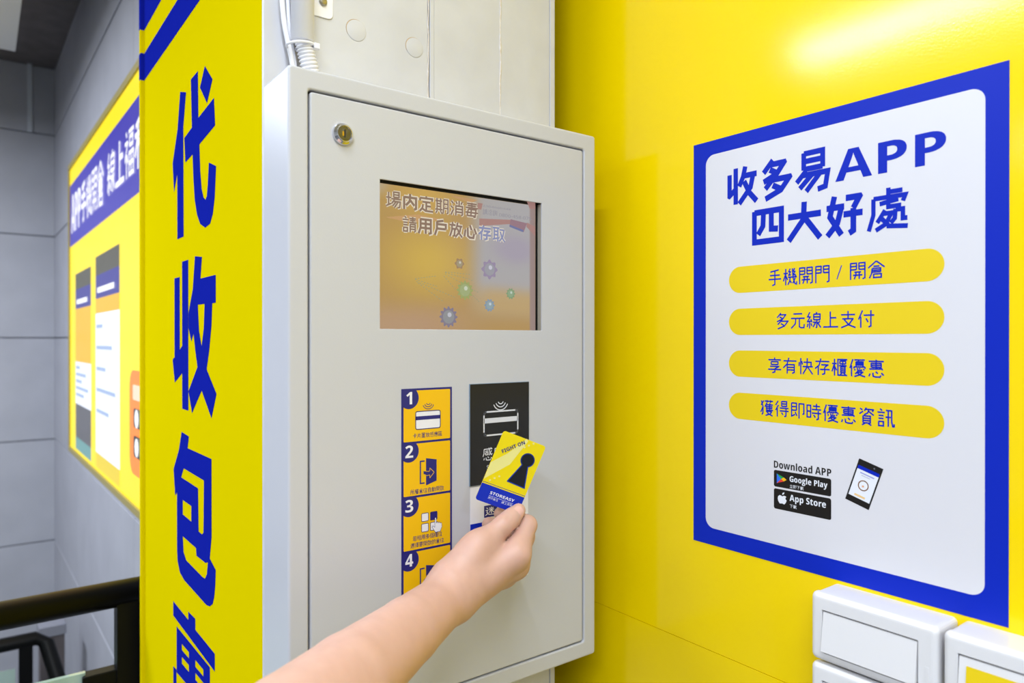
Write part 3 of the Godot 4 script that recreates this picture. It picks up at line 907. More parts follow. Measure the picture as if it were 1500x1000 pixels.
# signs of the card reader that the sticker and the reader share
func waves(c: Vector2, s: float, w: float) -> Array:
	var out := []
	for k in [0.34, 0.67, 1.0]:
		var p := PackedVector2Array()
		for i in 13:
			var t := deg_to_rad(205.0 + 130.0 * i / 12.0)
			p.append(c + Vector2(cos(t), sin(t)) * s * k)
		out += stroke(p, w, true)
	return out

func card_sign(x0: float, y0: float, x1: float, y1: float, w: float) -> Array:
	return outline(rr(x0, y0, x1, y1, (x1 - x0) * 0.06, 3), w) + [PackedVector2Array([Vector2(x0, y1 - (y1 - y0) * 0.27), Vector2(x1, y1 - (y1 - y0) * 0.27), Vector2(x1, y1 - (y1 - y0) * 0.48), Vector2(x0, y1 - (y1 - y0) * 0.48)])]

func build_instructions(cab: Node3D, f: Transform3D) -> void:
	var tl := on(f, 588, 570)
	var tr := on(f, 662, 566)
	var x0 := tl.x
	var w := tr.x - tl.x
	var top := (tl.y + tr.y) / 2
	var pitch: float = (top - on(f, 589, 810.4).y) / 3.0
	var st := begin()
	slab(st, x0, top - pitch * 4.0 - 0.001, x0 + w, top, -0.0004, 0.0, 0.0, 0.0)
	var back := part(st, "instruction_sticker", M.navy, cab)
	back.set_meta("label", "yellow sticker with four numbered steps")
	var e := 0.0026
	var z := 0.00015
	for k in 4:
		var y1 := top - pitch * k - e * (0.9 if k == 0 else 0.5)
		var y0 := top - pitch * (k + 1) + e * 0.5
		flat_part([rr(x0 + e, y0, x0 + w - e, y1, 0.0012, 3)], "step_panel", M.sticker_yellow, back, z)
		# the number's disc fills the corner
		var c := Vector2(x0 + w * 0.145, y1 - w * 0.125)
		var r := w * 0.185
		var d := Geometry2D.intersect_polygons(PackedVector2Array(scaled(disc(c, r, 40), 10000.0)), PackedVector2Array(scaled(rr(x0, y0, x0 + w, y1 + 0.001, 0.0001, 1), 10000.0)))
		flat_part([scaled(d[0], 0.0001)], "number_disc", M.navy, back, z + 0.00012)
		fit_text(str(k + 1), "number", M.sticker_white, back, c.x - w * (0.055 if k == 0 else 0.075), c.x + w * (0.055 if k == 0 else 0.075), c.y - w * 0.105, c.y + w * 0.105, z + 0.0003)
	var cell := func(k: int, u: float, v: float) -> Vector2: return Vector2(x0 + w * (0.04 + 0.92 * u), top - pitch * (k + v))
	# step 1: a card and waves
	var a: Vector2 = cell.call(0, 0.25, 0.76)
	var b: Vector2 = cell.call(0, 0.78, 0.43)
	flat_part([rr(a.x, a.y, b.x, b.y, 0.001, 3)], "card_sign", M.sticker_white, back, z + 0.0001)
	flat_part(card_sign(a.x, a.y, b.x, b.y, 0.0010), "card_sign", M.navy, back, z + 0.0002)
	flat_part(waves(cell.call(0, 0.52, 0.27), w * 0.115, 0.0008), "wave_sign", M.navy, back, z + 0.0002)
	# steps 2 and 4: an open door with an arrow
	for k in [1, 3]:
		var fr: Vector2 = cell.call(k, 0.0, 0.0)
		var pt := func(u: float, v: float) -> Vector2: return cell.call(k, u, v)
		flat_part(stroke(PackedVector2Array([pt.call(0.44, 0.36), pt.call(0.35, 0.36), pt.call(0.35, 0.77), pt.call(0.44, 0.77)]), 0.0016), "door_sign", M.navy, back, z + 0.0001)
		flat_part([PackedVector2Array([pt.call(0.47, 0.31), pt.call(0.70, 0.355), pt.call(0.70, 0.755), pt.call(0.47, 0.82)])], "door_sign", M.navy, back, z + 0.00012)
		var arrow: PackedVector2Array
		if k == 1:
			arrow = PackedVector2Array([pt.call(0.41, 0.54), pt.call(0.50, 0.56), pt.call(0.55, 0.56), pt.call(0.55, 0.50), pt.call(0.645, 0.59), pt.call(0.55, 0.69), pt.call(0.55, 0.63), pt.call(0.49, 0.64), pt.call(0.41, 0.60)])
		else:
			arrow = PackedVector2Array([pt.call(0.62, 0.51), pt.call(0.62, 0.60), pt.call(0.50, 0.605), pt.call(0.50, 0.65), pt.call(0.41, 0.58), pt.call(0.50, 0.50), pt.call(0.50, 0.54)])
		flat_part([arrow], "arrow_sign", M.navy, back, z + 0.0002)
		flat_part(outline(arrow, 0.0006), "arrow_sign", M.sticker_yellow, back, z + 0.0003)
		if k == 3:
			pointer(back, cell.call(3, 0.76, 0.66), w * 0.17, z + 0.0004)
	# step 3: four boxes, one chosen
	for i in 4:
		var u := 0.375 + 0.19 * (i % 2)
		var v := 0.335 + 0.195 * (i / 2)
		var p: Vector2 = cell.call(2, u, v + 0.15)
		var q: Vector2 = cell.call(2, u + 0.145, v)
		var box := rr(p.x, p.y, q.x, q.y, 0.001, 3)
		flat_part([box], "box_sign", M.navy if i == 1 else M.sticker_white, back, z + 0.0001)
		flat_part(outline(box, 0.0007), "box_sign", M.navy, back, z + 0.0002)
	pointer(back, cell.call(2, 0.71, 0.60), w * 0.17, z + 0.0003)
	var words := [[0, "卡片置放感應區", 0.19, 0.82, 0.875], [1, "所屬倉位自動開啟", 0.14, 0.86, 0.91], [2, "若租用多個櫃位", 0.19, 0.82, 0.775], [2, "選擇要開啟的倉位", 0.14, 0.86, 0.90]]
	for t in words:
		var l: Vector2 = cell.call(t[0], t[2], t[4])
		var r: Vector2 = cell.call(t[0], t[3], t[4])
		var s := begin()
		letters(s, t[1], l.x, r.x, l.y, z + 0.0001, 11.0, 0.92, 1.05)
		part(s, "lettering", M.navy, back)

func pointer(parent: Node, c: Vector2, s: float, z: float) -> void:   # a pointing hand, print
	var p := PackedVector2Array()
	for k in [[-0.28, 0.95], [-0.12, 0.95], [-0.10, 0.30], [0.06, 0.42], [0.14, 0.26], [0.30, 0.34], [0.38, 0.18], [0.52, 0.22], [0.56, -0.25], [0.36, -0.80], [-0.22, -0.80], [-0.62, -0.10], [-0.52, 0.02], [-0.28, -0.20]]:
		p.append(c + Vector2(k[0], k[1] * 0.85) * s)
	flat_part([p], "hand_sign", M.sticker_white, parent, z)
	flat_part(outline(p, 0.0004), "hand_sign", M.navy, parent, z + 0.0001)

func scaled(p: PackedVector2Array, k: float) -> PackedVector2Array:
	var out := PackedVector2Array()
	for q in p:
		out.append(q * k)
	return out

func build_reader(cab: Node3D, f: Transform3D) -> void:
	var tl := on(f, 688, 563)
	var br := on(f, 774, 559)
	var yb: float = on(f, 688, 712).y
	var x0 := tl.x
	var x1 := br.x
	var y1 := (tl.y + br.y) / 2
	var edge := begin()
	slab(edge, x0 - 0.0006, yb - 0.0006, x1 + 0.0006, y1 + 0.0006, -0.0004, 0.0009, 0.0004, 0.0002)
	part(edge, "reader_edge", mat(Color(0.50, 0.58, 0.66), 0.2), cab)
	var st := begin()
	slab(st, x0, yb, x1, y1, -0.0004, 0.0012, 0.0006, 0.0002)
	var rd := part(st, "card_reader", mat(Color(0.045, 0.042, 0.038), 0.28), cab)
	rd.set_meta("label", "black card reader plate with white card symbol")
	var white := mat(Color(0.84, 0.85, 0.90), 0.45)
	var z := 0.0014
	var a := on(f, 708, 638)
	var b := on(f, 757.5, 600)
	flat_part(card_sign(a.x, a.y, b.x, on(f, 708, 603.5).y, 0.0019), "card_sign", white, rd, z)
	flat_part(waves(on(f, 732.5, 586.5), 0.0115, 0.0012), "wave_sign", white, rd, z)
	row(f, "感應區", Vector2(706.5, 664), Vector2(752, 661.5), "lettering", white, rd, z, 8.0, 0.88, 1.05)
	var s := on(f, 713, 684)
	fit_text("S", "lettering", white, rd, s.x - 0.001, s.x + 0.002, s.y - 0.0025, s.y + 0.0025, z + 0.0001, false)
	# the white label under the reader
	var lb: float = on(f, 772, 842).y
	var lab := begin()
	slab(lab, x0 + 0.0008, lb, x1 - 0.0004, yb - 0.0022, -0.0004, 0.0, 0.0, 0.0)
	var label := part(lab, "brand_sticker", M.sticker_white, cab)
	label.set_meta("label", "white sticker with dark blue block and band")
	var p := on(f, 709, 741)
	var q := on(f, 728, 755)
	flat_part([rr(p.x, q.y, p.x + 0.050, p.y, 0.0004, 1)], "logo_block", M.navy, label, 0.00015)
	var l := begin()
	letters(l, "迷你倉", p.x + 0.002, p.x + 0.048, (p.y + q.y) / 2, 0.0003, 9.0, 0.8, 0.75)
	part(l, "lettering", M.sticker_white, label)
	flat_part([PackedVector2Array([Vector2(x0 + 0.0008, on(f, 690, 768).y), Vector2(x0 + 0.0008, on(f, 772, 835).y), Vector2(x1 - 0.0004, on(f, 772, 835).y), Vector2(x1 - 0.0004, on(f, 690, 768).y)])], "blue_band", M.poster_blue, label, 0.00015)

const SCREEN := 0.92

# ---------------------------------------------------------------- the poster on the yellow wall
func build_poster() -> void:
	var foot := on_a(1016, 790.5, WALL_A - 0.0006)
	var o := thing("poster", foot, "blue-bordered white poster with yellow bars stuck on the yellow wall", "poster", "", -PI / 2)
	var f := Transform3D(Basis(Vector3.UP, -PI / 2), foot)
	var tr := on(f, 1478, 88)
	var st := begin()
	slab(st, 0, 0, tr.x, tr.y, -0.0005, 0.0)
	part(st, "sheet", M.poster_blue, o)
	var a := on(f, 1034, 771)
	var b := on(f, 1443, 126)
	flat_part([rr(a.x, a.y, b.x, b.y, 0.0125, 8)], "white_field", M.poster_white, o, 0.00012)
	var z := 0.00025
	row(f, "收多易", Vector2(1066.5, 271), Vector2(1216, 250.5), "lettering", M.poster_blue, o, z, 16.5, 0.885, 1.09)
	var p := on(f, 1223.6, 267)
	var q := on(f, 1385.6, 188)
	fit_text("APP", "lettering", M.poster_blue, o, p.x, q.x, on(f, 1337.6, 245.6).y, on(f, 1337.6, 197.5).y, z)
	row(f, "四大好處", Vector2(1103, 331.5), Vector2(1331, 305), "lettering", M.poster_blue, o, z, 16.5, 0.86, 1.09)
	# the four yellow bars: left end, right end (pixels at mid-height), words, where they begin and end
	for k in [[409.5, 387.8, "手機開門/開倉", 1125.5, 406, 1296, 396], [471, 464.8, "多元線上支付", 1136.5, 469.5, 1281, 467.5], [532, 541.4, "享有快存櫃優惠", 1125.5, 535, 1296, 539.3], [594, 618.5, "獲得即時優惠資訊", 1114.5, 598, 1310.5, 611]]:
		var l := on(f, 1068, k[0])
		var r := on(f, 1383.6, k[1])
		var mid := (l.y + r.y) / 2
		var half := 0.0161
		var bar := flat_part([rr(l.x, mid - half, r.x, mid + half, half - 0.0001, 10)], "yellow_bar", M.pill_yellow, o, z)
		if k[2].contains("/"):
			row(f, "手機開門", Vector2(1125.8, 407), Vector2(1215.5, 401.5), "lettering", M.poster_blue, bar, z + 0.0001, 9.0, 0.87, 1.12)
			var s0 := on(f, 1226, 409)
			var s1 := on(f, 1233, 388.5)
			flat_part(stroke(PackedVector2Array([s0, s1]), 0.0011), "lettering", M.poster_blue, bar, z + 0.0001)
			row(f, "開倉", Vector2(1245, 396.5), Vector2(1296, 395), "lettering", M.poster_blue, bar, z + 0.0001, 9.0, 0.87, 1.06)
		else:
			row(f, k[2], Vector2(k[3], k[4]), Vector2(k[5], k[6]), "lettering", M.poster_blue, bar, z + 0.0001, 9.0, 0.87, 1.08)
	# the download notes
	p = on(f, 1134, 680.5)
	q = on(f, 1218, 690.5)
	var ym := (p.y + q.y) / 2
	fit_text("Download APP", "lettering", M.ink, o, p.x, q.x, ym - 0.0045, ym + 0.0043, z)
	var white := mat(Color(0.93, 0.94, 0.97), 0.4)
	for k in [[688, 712, 701, 727, "Google Play", "立即下載"], [715, 744.4, 729.8, 761.4, "App Store", "下載"]]:
		var y1: float = (on(f, 1134, k[0]).y + on(f, 1218, k[2]).y) / 2
		var y0: float = (on(f, 1134, k[1]).y + on(f, 1218, k[3]).y) / 2
		var badge := flat_part([rr(p.x, y0, q.x, y1, 0.0022, 4)], "store_badge", M.ink, o, z)
		var bw := q.x - p.x
		var bh := y1 - y0
		if k[4] == "Google Play":
			fit_text(k[4], "lettering", white, badge, p.x + bw * 0.29, p.x + bw * 0.94, y0 + bh * 0.33, y0 + bh * 0.80, z + 0.0002)
			var t := [Vector2(0.055, 0.80), Vector2(0.055, 0.22), Vector2(0.235, 0.51), Vector2(0.135, 0.51), Vector2(0.185, 0.63), Vector2(0.185, 0.39)]
			for i in t.size():
				t[i] = Vector2(p.x + bw * t[i].x, y0 + bh * t[i].y)
			flat_part([PackedVector2Array([t[0], t[1], t[3]])], "logo", mat(Color(0.16, 0.45, 0.92), 0.4), badge, z + 0.0001)
			flat_part([PackedVector2Array([t[0], t[3], t[4]])], "logo", mat(Color(0.05, 0.62, 0.28), 0.4), badge, z + 0.0001)
			flat_part([PackedVector2Array([t[4], t[3], t[5], t[2]])], "logo", mat(Color(0.97, 0.74, 0.05), 0.4), badge, z + 0.0001)
			flat_part([PackedVector2Array([t[1], t[5], t[3]])], "logo", mat(Color(0.88, 0.24, 0.18), 0.4), badge, z + 0.0001)
		else:
			fit_text(k[4], "lettering", white, badge, p.x + bw * 0.29, p.x + bw * 0.915, y0 + bh * 0.42, y0 + bh * 0.83, z + 0.0002)
			var body := PackedVector2Array()
			for v in [[0.0, 0.62], [0.25, 0.78], [0.55, 0.80], [0.82, 0.66], [0.66, 0.50], [0.62, 0.25], [0.86, -0.02], [0.70, -0.45], [0.42, -0.80], [0.15, -0.74], [0.0, -0.68], [-0.20, -0.74], [-0.48, -0.78], [-0.78, -0.35], [-0.88, 0.10], [-0.80, 0.52], [-0.50, 0.80], [-0.20, 0.74]]:
				body.append(Vector2(p.x + bw * 0.155 + v[0] * 0.0066, y0 + bh * 0.50 + v[1] * 0.0062))
			flat_part([body], "logo", white, badge, z + 0.0001)
			flat_part([PackedVector2Array([Vector2(p.x + bw * 0.155, y0 + bh * 0.50 + 0.0056), Vector2(p.x + bw * 0.158, y0 + bh * 0.50 + 0.0078), Vector2(p.x + bw * 0.195, y0 + bh * 0.50 + 0.0092), Vector2(p.x + bw * 0.188, y0 + bh * 0.50 + 0.0068)])], "logo", white, badge, z + 0.0001)
		var n: int = k[5].length()
		var s := begin()
		letters(s, k[5], p.x + bw * 0.29, p.x + bw * (0.29 + 0.061 * n), y0 + bh * (0.17 if n == 4 else 0.27), z + 0.0001, 9.0)
		part(s, "lettering", white, badge)
	# the picture of a phone
	var c := trace(f, [1259, 671, 1294.5, 687, 1273, 747, 1238.5, 730])
	var ph := flat_part([c], "phone_picture", M.ink, o, z)
	var cl := func(u: float, v: float) -> Vector2: return c[0].lerp(c[1], u).lerp(c[3].lerp(c[2], u), v)
	flat_part([PackedVector2Array([cl.call(0.06, 0.16), cl.call(0.94, 0.16), cl.call(0.94, 0.86), cl.call(0.06, 0.86)])], "phone_display", white, ph, z + 0.0001)
	flat_part([PackedVector2Array([cl.call(0.06, 0.14), cl.call(0.94, 0.14), cl.call(0.94, 0.22), cl.call(0.06, 0.22)])], "phone_display", M.poster_blue, ph, z + 0.0002)
	var orange := mat(Color(0.93, 0.70, 0.52), 0.4)
	var ring := PackedVector2Array()
	for i in 28:
		ring.append(cl.call(0.5, 0.54) + Vector2(cos(TAU * i / 28), sin(TAU * i / 28)) * 0.0052)
	flat_part(outline(ring, 0.0011), "phone_display", orange, ph, z + 0.0002)
	flat_part([rr(cl.call(0.5, 0.56).x - 0.0011, cl.call(0.5, 0.56).y - 0.0009, cl.call(0.5, 0.56).x + 0.0011, cl.call(0.5, 0.56).y + 0.0011, 0.0002, 1)], "phone_display", orange, ph, z + 0.0002)
	flat_part([PackedVector2Array([cl.call(0.28, 0.775), cl.call(0.72, 0.775), cl.call(0.72, 0.82), cl.call(0.28, 0.82)])], "phone_display", mat(Color(0.95, 0.80, 0.55), 0.4), ph, z + 0.0002)
	flat_part(stroke(PackedVector2Array([cl.call(0.22, 0.285), cl.call(0.80, 0.285)]), 0.0012), "phone_display", mat(Color(0.62, 0.64, 0.86), 0.4), ph, z + 0.0002)
	flat_part(stroke(PackedVector2Array([cl.call(0.3, 0.335), cl.call(0.66, 0.335)]), 0.0006), "phone_display", mat(Color(0.70, 0.72, 0.80), 0.4), ph, z + 0.0002)
	flat_part([disc(cl.call(0.68, 0.075), 0.0008, 12)], "phone_lens", mat(Color(0.45, 0.46, 0.5), 0.3), ph, z + 0.0002)

# ---------------------------------------------------------------- light switches
func build_switches() -> void:
	var spots := [[0.4050, -0.3337, "white wide-rocker light switch above another switch under the poster"], [0.4050, -0.4072, "white wide-rocker light switch under another switch on the yellow wall"], [0.2772, -0.3337, "white wide-rocker light switch with a yellow sticker on its rocker"]]
	for k in spots.size():
		var at := P(WALL_A, spots[k][0], spots[k][1])
		var s := thing("light_switch", at, spots[k][2], "light switch", "light switches under the poster", -PI / 2)
		var w := 0.1236
		var h := 0.0698
		var st := begin()
		slab(st, 0.0008, 0.0008, w - 0.0008, h - 0.0008, 0.0003, 0.0365, 0.005, 0.0)
		part(st, "mounting_box", M.plastic, s)
		# the cover plate: rounded rim, then the opening for the rocker
		var x0 := 0.0125
		var x1 := 0.1065
		var y0 := 0.0095
		var y1 := h - 0.0165
		var pl := begin()
		var loops := [[rr(0, 0, w, h, 0.005, 5), 0.0368], [rr(0, 0, w, h, 0.005, 5), 0.0405]]
		for i in range(1, 6):
			var t := PI / 2 * i / 5
			var e := 0.0055 * (1.0 - cos(t))
			loops.append([rr(e, e, w - e, h - e, 0.0055 - e * 0.6, 5), 0.0405 + 0.0055 * sin(t)])
		loops.append([rr(x0 - 0.0006, y0 - 0.0006, x1 + 0.0006, y1 + 0.0006, 0.0012, 5), 0.0462])
		loops.append([rr(x0, y0, x1, y1, 0.001, 5), 0.0455])
		loops.append([rr(x0, y0, x1, y1, 0.001, 5), 0.0385])
		loft(pl, loops, true, true)
		part(pl, "cover_plate", M.plastic, s)
		# the rocker leans out at its foot
		var rk := begin()
		var g := 0.0009
		var h2 := 0.0016
		var p := [Vector3(x0 + g, y0 + 0.0075, 0.0390), Vector3(x1 - g, y0 + 0.0075, 0.0390), Vector3(x1 - g, y1 - h2, 0.0390), Vector3(x0 + g, y1 - h2, 0.0390),
			Vector3(x0 + g, y0 + 0.0022, 0.0500), Vector3(x1 - g, y0 + 0.0022, 0.0500), Vector3(x1 - g, y1 - h2, 0.0448), Vector3(x0 + g, y1 - h2, 0.0448)]
		quad(rk, p[7], p[6], p[5], p[4])
		quad(rk, p[4], p[5], p[1], p[0])
		quad(rk, p[6], p[7], p[3], p[2])
		quad(rk, p[7], p[4], p[0], p[3])
		quad(rk, p[5], p[6], p[2], p[1])
		var rocker := part(rk, "rocker", M.plastic, s)
		var mark := begin()
		slab(mark, x1 + 0.0065, y0 + 0.006, x1 + 0.0095, y0 + 0.022, 0.0455, 0.04635, 0.0005, 0.0001)
		part(mark, "embossed_mark", M.plastic, s)
		if k == 2:
			var sk := begin()
			var y_top := y1 - 0.0085
			var n := Vector3(0, 0.0048, y1 - g - y0 - 0.0022).normalized()
			var zz := func(y: float) -> float: return lerpf(0.0500, 0.0452, (y - y0 - 0.0022) / (y1 - g - y0 - 0.0022)) + 0.0003
			quad(sk, Vector3(x0 + 0.007, y_top, zz.call(y_top)), Vector3(x1 - 0.010, y_top, zz.call(y_top)), Vector3(x1 - 0.010, y0 + 0.006, zz.call(y0 + 0.006)), Vector3(x0 + 0.007, y0 + 0.006, zz.call(y0 + 0.006)))
			part(sk, "yellow_sticker", M.pill_yellow, rocker)

# ---------------------------------------------------------------- the cable conduit above the cabinet
func build_conduit() -> void:
	var b := COLUMN_B - 0.0165
	var foot := on_b(443.5, 62, b)
	var o := thing("cable_conduit", foot, "white cable conduit running down the column into the cabinet's top", "conduit")
	var up := P(0, 0, 1.19).y - foot.y
	part(round_tube([Vector3(0, 0, 0), Vector3(0, 0.001, 0), Vector3(0, up, 0)], [0.0105, 0.0128, 0.0128], 24), "pipe", M.pipe, o)
	var pts := []
	var rads := []
	var p0 := on_b(443.5, 56, b) - foot
	var p1 := on_b(449, 80, b) - foot
	var p2 := on_b(458, 118, b + 0.004) - foot
	for i in 97:
		var t := i / 96.0
		pts.append(p0.lerp(p1, t).lerp(p1.lerp(p2, t), t))
		rads.append(0.0092 + 0.0009 * cos(TAU * i / 8.0))
	part(round_tube(pts, rads, 20), "flexible_hose", M.pipe, o)
	var cable := []
	for k in [[412, -30], [413.5, 0], [417, 35], [422.5, 64], [427, 84], [431, 110]]:
		cable.append(on_b(k[0], k[1], b + 0.006) - foot)
	part(round_tube(smooth(cable), filled(0.0029, 41), 10), "cable", M.pipe, o)
	var cable2 := []
	for k in [[421, -30], [422, 0], [423.5, 30], [427, 60], [431, 85], [434, 110]]:
		cable2.append(on_b(k[0], k[1], b + 0.010) - foot)
	part(round_tube(smooth(cable2), filled(0.0022, 41), 10), "cable", M.pipe, o)
	# the tie round hose and cables
	var ring := []
	var c := on_b(441, 67.5, b) - foot
	for i in 25:
		var t := TAU * i / 24
		ring.append(c + Vector3(cos(t) * 0.0155, sin(t) * 0.0010 + cos(t) * 0.0022, sin(t) * 0.0112))
	part(round_tube(ring, filled(0.0016, 25), 8), "cable_tie", M.pipe, o)
	var hd := begin()
	slab(hd, c.x + 0.0120, c.y - 0.0022, c.x + 0.0185, c.y + 0.0042, 0.004, 0.0095, 0.0006, 0.0006)
	part(hd, "tie_head", M.pipe, o)
	# the pipe's clamp: a strap with a screwed lug
	var lug := begin()
	var l0 := on_b(459, 22, COLUMN_B - 0.0012) - foot
	var l1 := on_b(488, -24, COLUMN_B - 0.0012) - foot
	slab(lug, l0.x - 0.004, l0.y, l1.x, l1.y, COLUMN_B * -1.0 - foot.z + 0.0002, COLUMN_B * -1.0 - foot.z + 0.0016, 0.006, 0.0005)
	part(lug, "clamp_lug", M.pipe, o)
	var s := on_b(473.5, 3, COLUMN_B - 0.002) - foot
	part(round_tube([s, s + Vector3(0, 0, 0.001), s + Vector3(0, 0, 0.0022), s + Vector3(0, 0, 0.0026), s + Vector3(0, 0, 0.0026)], [0.0048, 0.0048, 0.0036, 0.0022, 0.0002], 20), "screw", mat(Color(0.66, 0.64, 0.58), 0.3, 0.9), o)

func smooth(p: Array) -> Array:
	var out := []
	for i in 41:
		var t := i / 40.0 * (p.size() - 1)
		var k := mini(int(t), p.size() - 2)
		out.append((p[k] as Vector3).cubic_interpolate(p[k + 1], p[maxi(k - 1, 0)], p[mini(k + 2, p.size() - 1)], t - k))
	return out

func filled(v: float, n: int) -> Array:
	var a := []
	a.resize(n)
	a.fill(v)
	return a

# ---------------------------------------------------------------- railings by the stairs
func build_railings() -> void:
	var b := 1.565
	var at := P(0.236, b, -1.5)
	var r := thing("stair_railing", at, "black tubular railing with a pale green glass panel beside the column", "railing")
	var hy: float = on_b(212, 862, b).y - at.y
	part(round_tube([Vector3(0.10, hy, 0), Vector3(-3.2, hy, 0)], [0.0255, 0.0255], 24), "handrail", M.rail, r)
	for x in [0.0, -1.25, -2.5]:
		var st := begin()
		slab(st, x - 0.024, 0.0, x + 0.024, hy - 0.01, -0.02, 0.02, 0.003, 0.0)
		part(st, "post", M.rail, r)
	var gt: float = on_b(149, 978, b).y - at.y
	for x in [-0.075, -1.325]:
		var g := begin()
		slab(g, x - 1.10, 0.08, x, gt, -0.005, 0.005, 0.0, 0.001)
		part(g, "glass_panel", M.glass, r)
		for y in [gt - 0.06, 0.14]:
			var c := begin()
			slab(c, x - 0.006, y - 0.03, x + 0.055, y + 0.055, -0.014, 0.014, 0.004, 0.002)
			part(c, "glass_clamp", M.rail, r)
	# the lower flight's railing, further off
	var b2 := 3.0
	var q := on_b(52, 935, b2)
	var low := thing("lower_stair_railing", Vector3(q.x, -1.3, q.z), "distant black railing of the lower stairs seen under the handrail", "railing")
	var qy := q.y + 1.3
	part(round_tube([Vector3(-1.8, qy, 0), Vector3(0.0, qy, 0), Vector3(0.03, qy - 0.02, 0.01), Vector3(0.16, qy - 0.5, 0.35), Vector3(0.2, qy - 0.9, 0.7)], filled(0.024, 5), 16), "handrail", M.rail, low)
	for x in [-0.03, -1.2]:
		var st := begin()
		slab(st, x - 0.02, 0.0, x + 0.02, qy, -0.02, 0.02, 0.002, 0.0)
		part(st, "post", M.rail, low)
	var g2 := begin()
	slab(g2, -1.12, 0.1, -0.06, qy - 0.09, -0.004, 0.004)
	part(g2, "glass_panel", M.glass, low)
	var nw := on_b(77, 925, 3.3)
	var newel := thing("newel_post", Vector3(nw.x, -1.3, nw.z), "grey brown post by the lower stairs next to the wall", "post")
	var n := begin()
	slab(n, -0.045, 0.0, 0.035, nw.y + 1.3, -0.05, 0.05, 0.004, 0.002)
	part(n, "shaft", mat(Color(0.36, 0.33, 0.33), 0.6), newel)
	var cap := begin()
	slab(cap, -0.05, nw.y + 1.3, 0.04, nw.y + 1.34, -0.055, 0.055, 0.004, 0.002)
	part(cap, "cap", mat(Color(0.50, 0.50, 0.53), 0.6), newel)

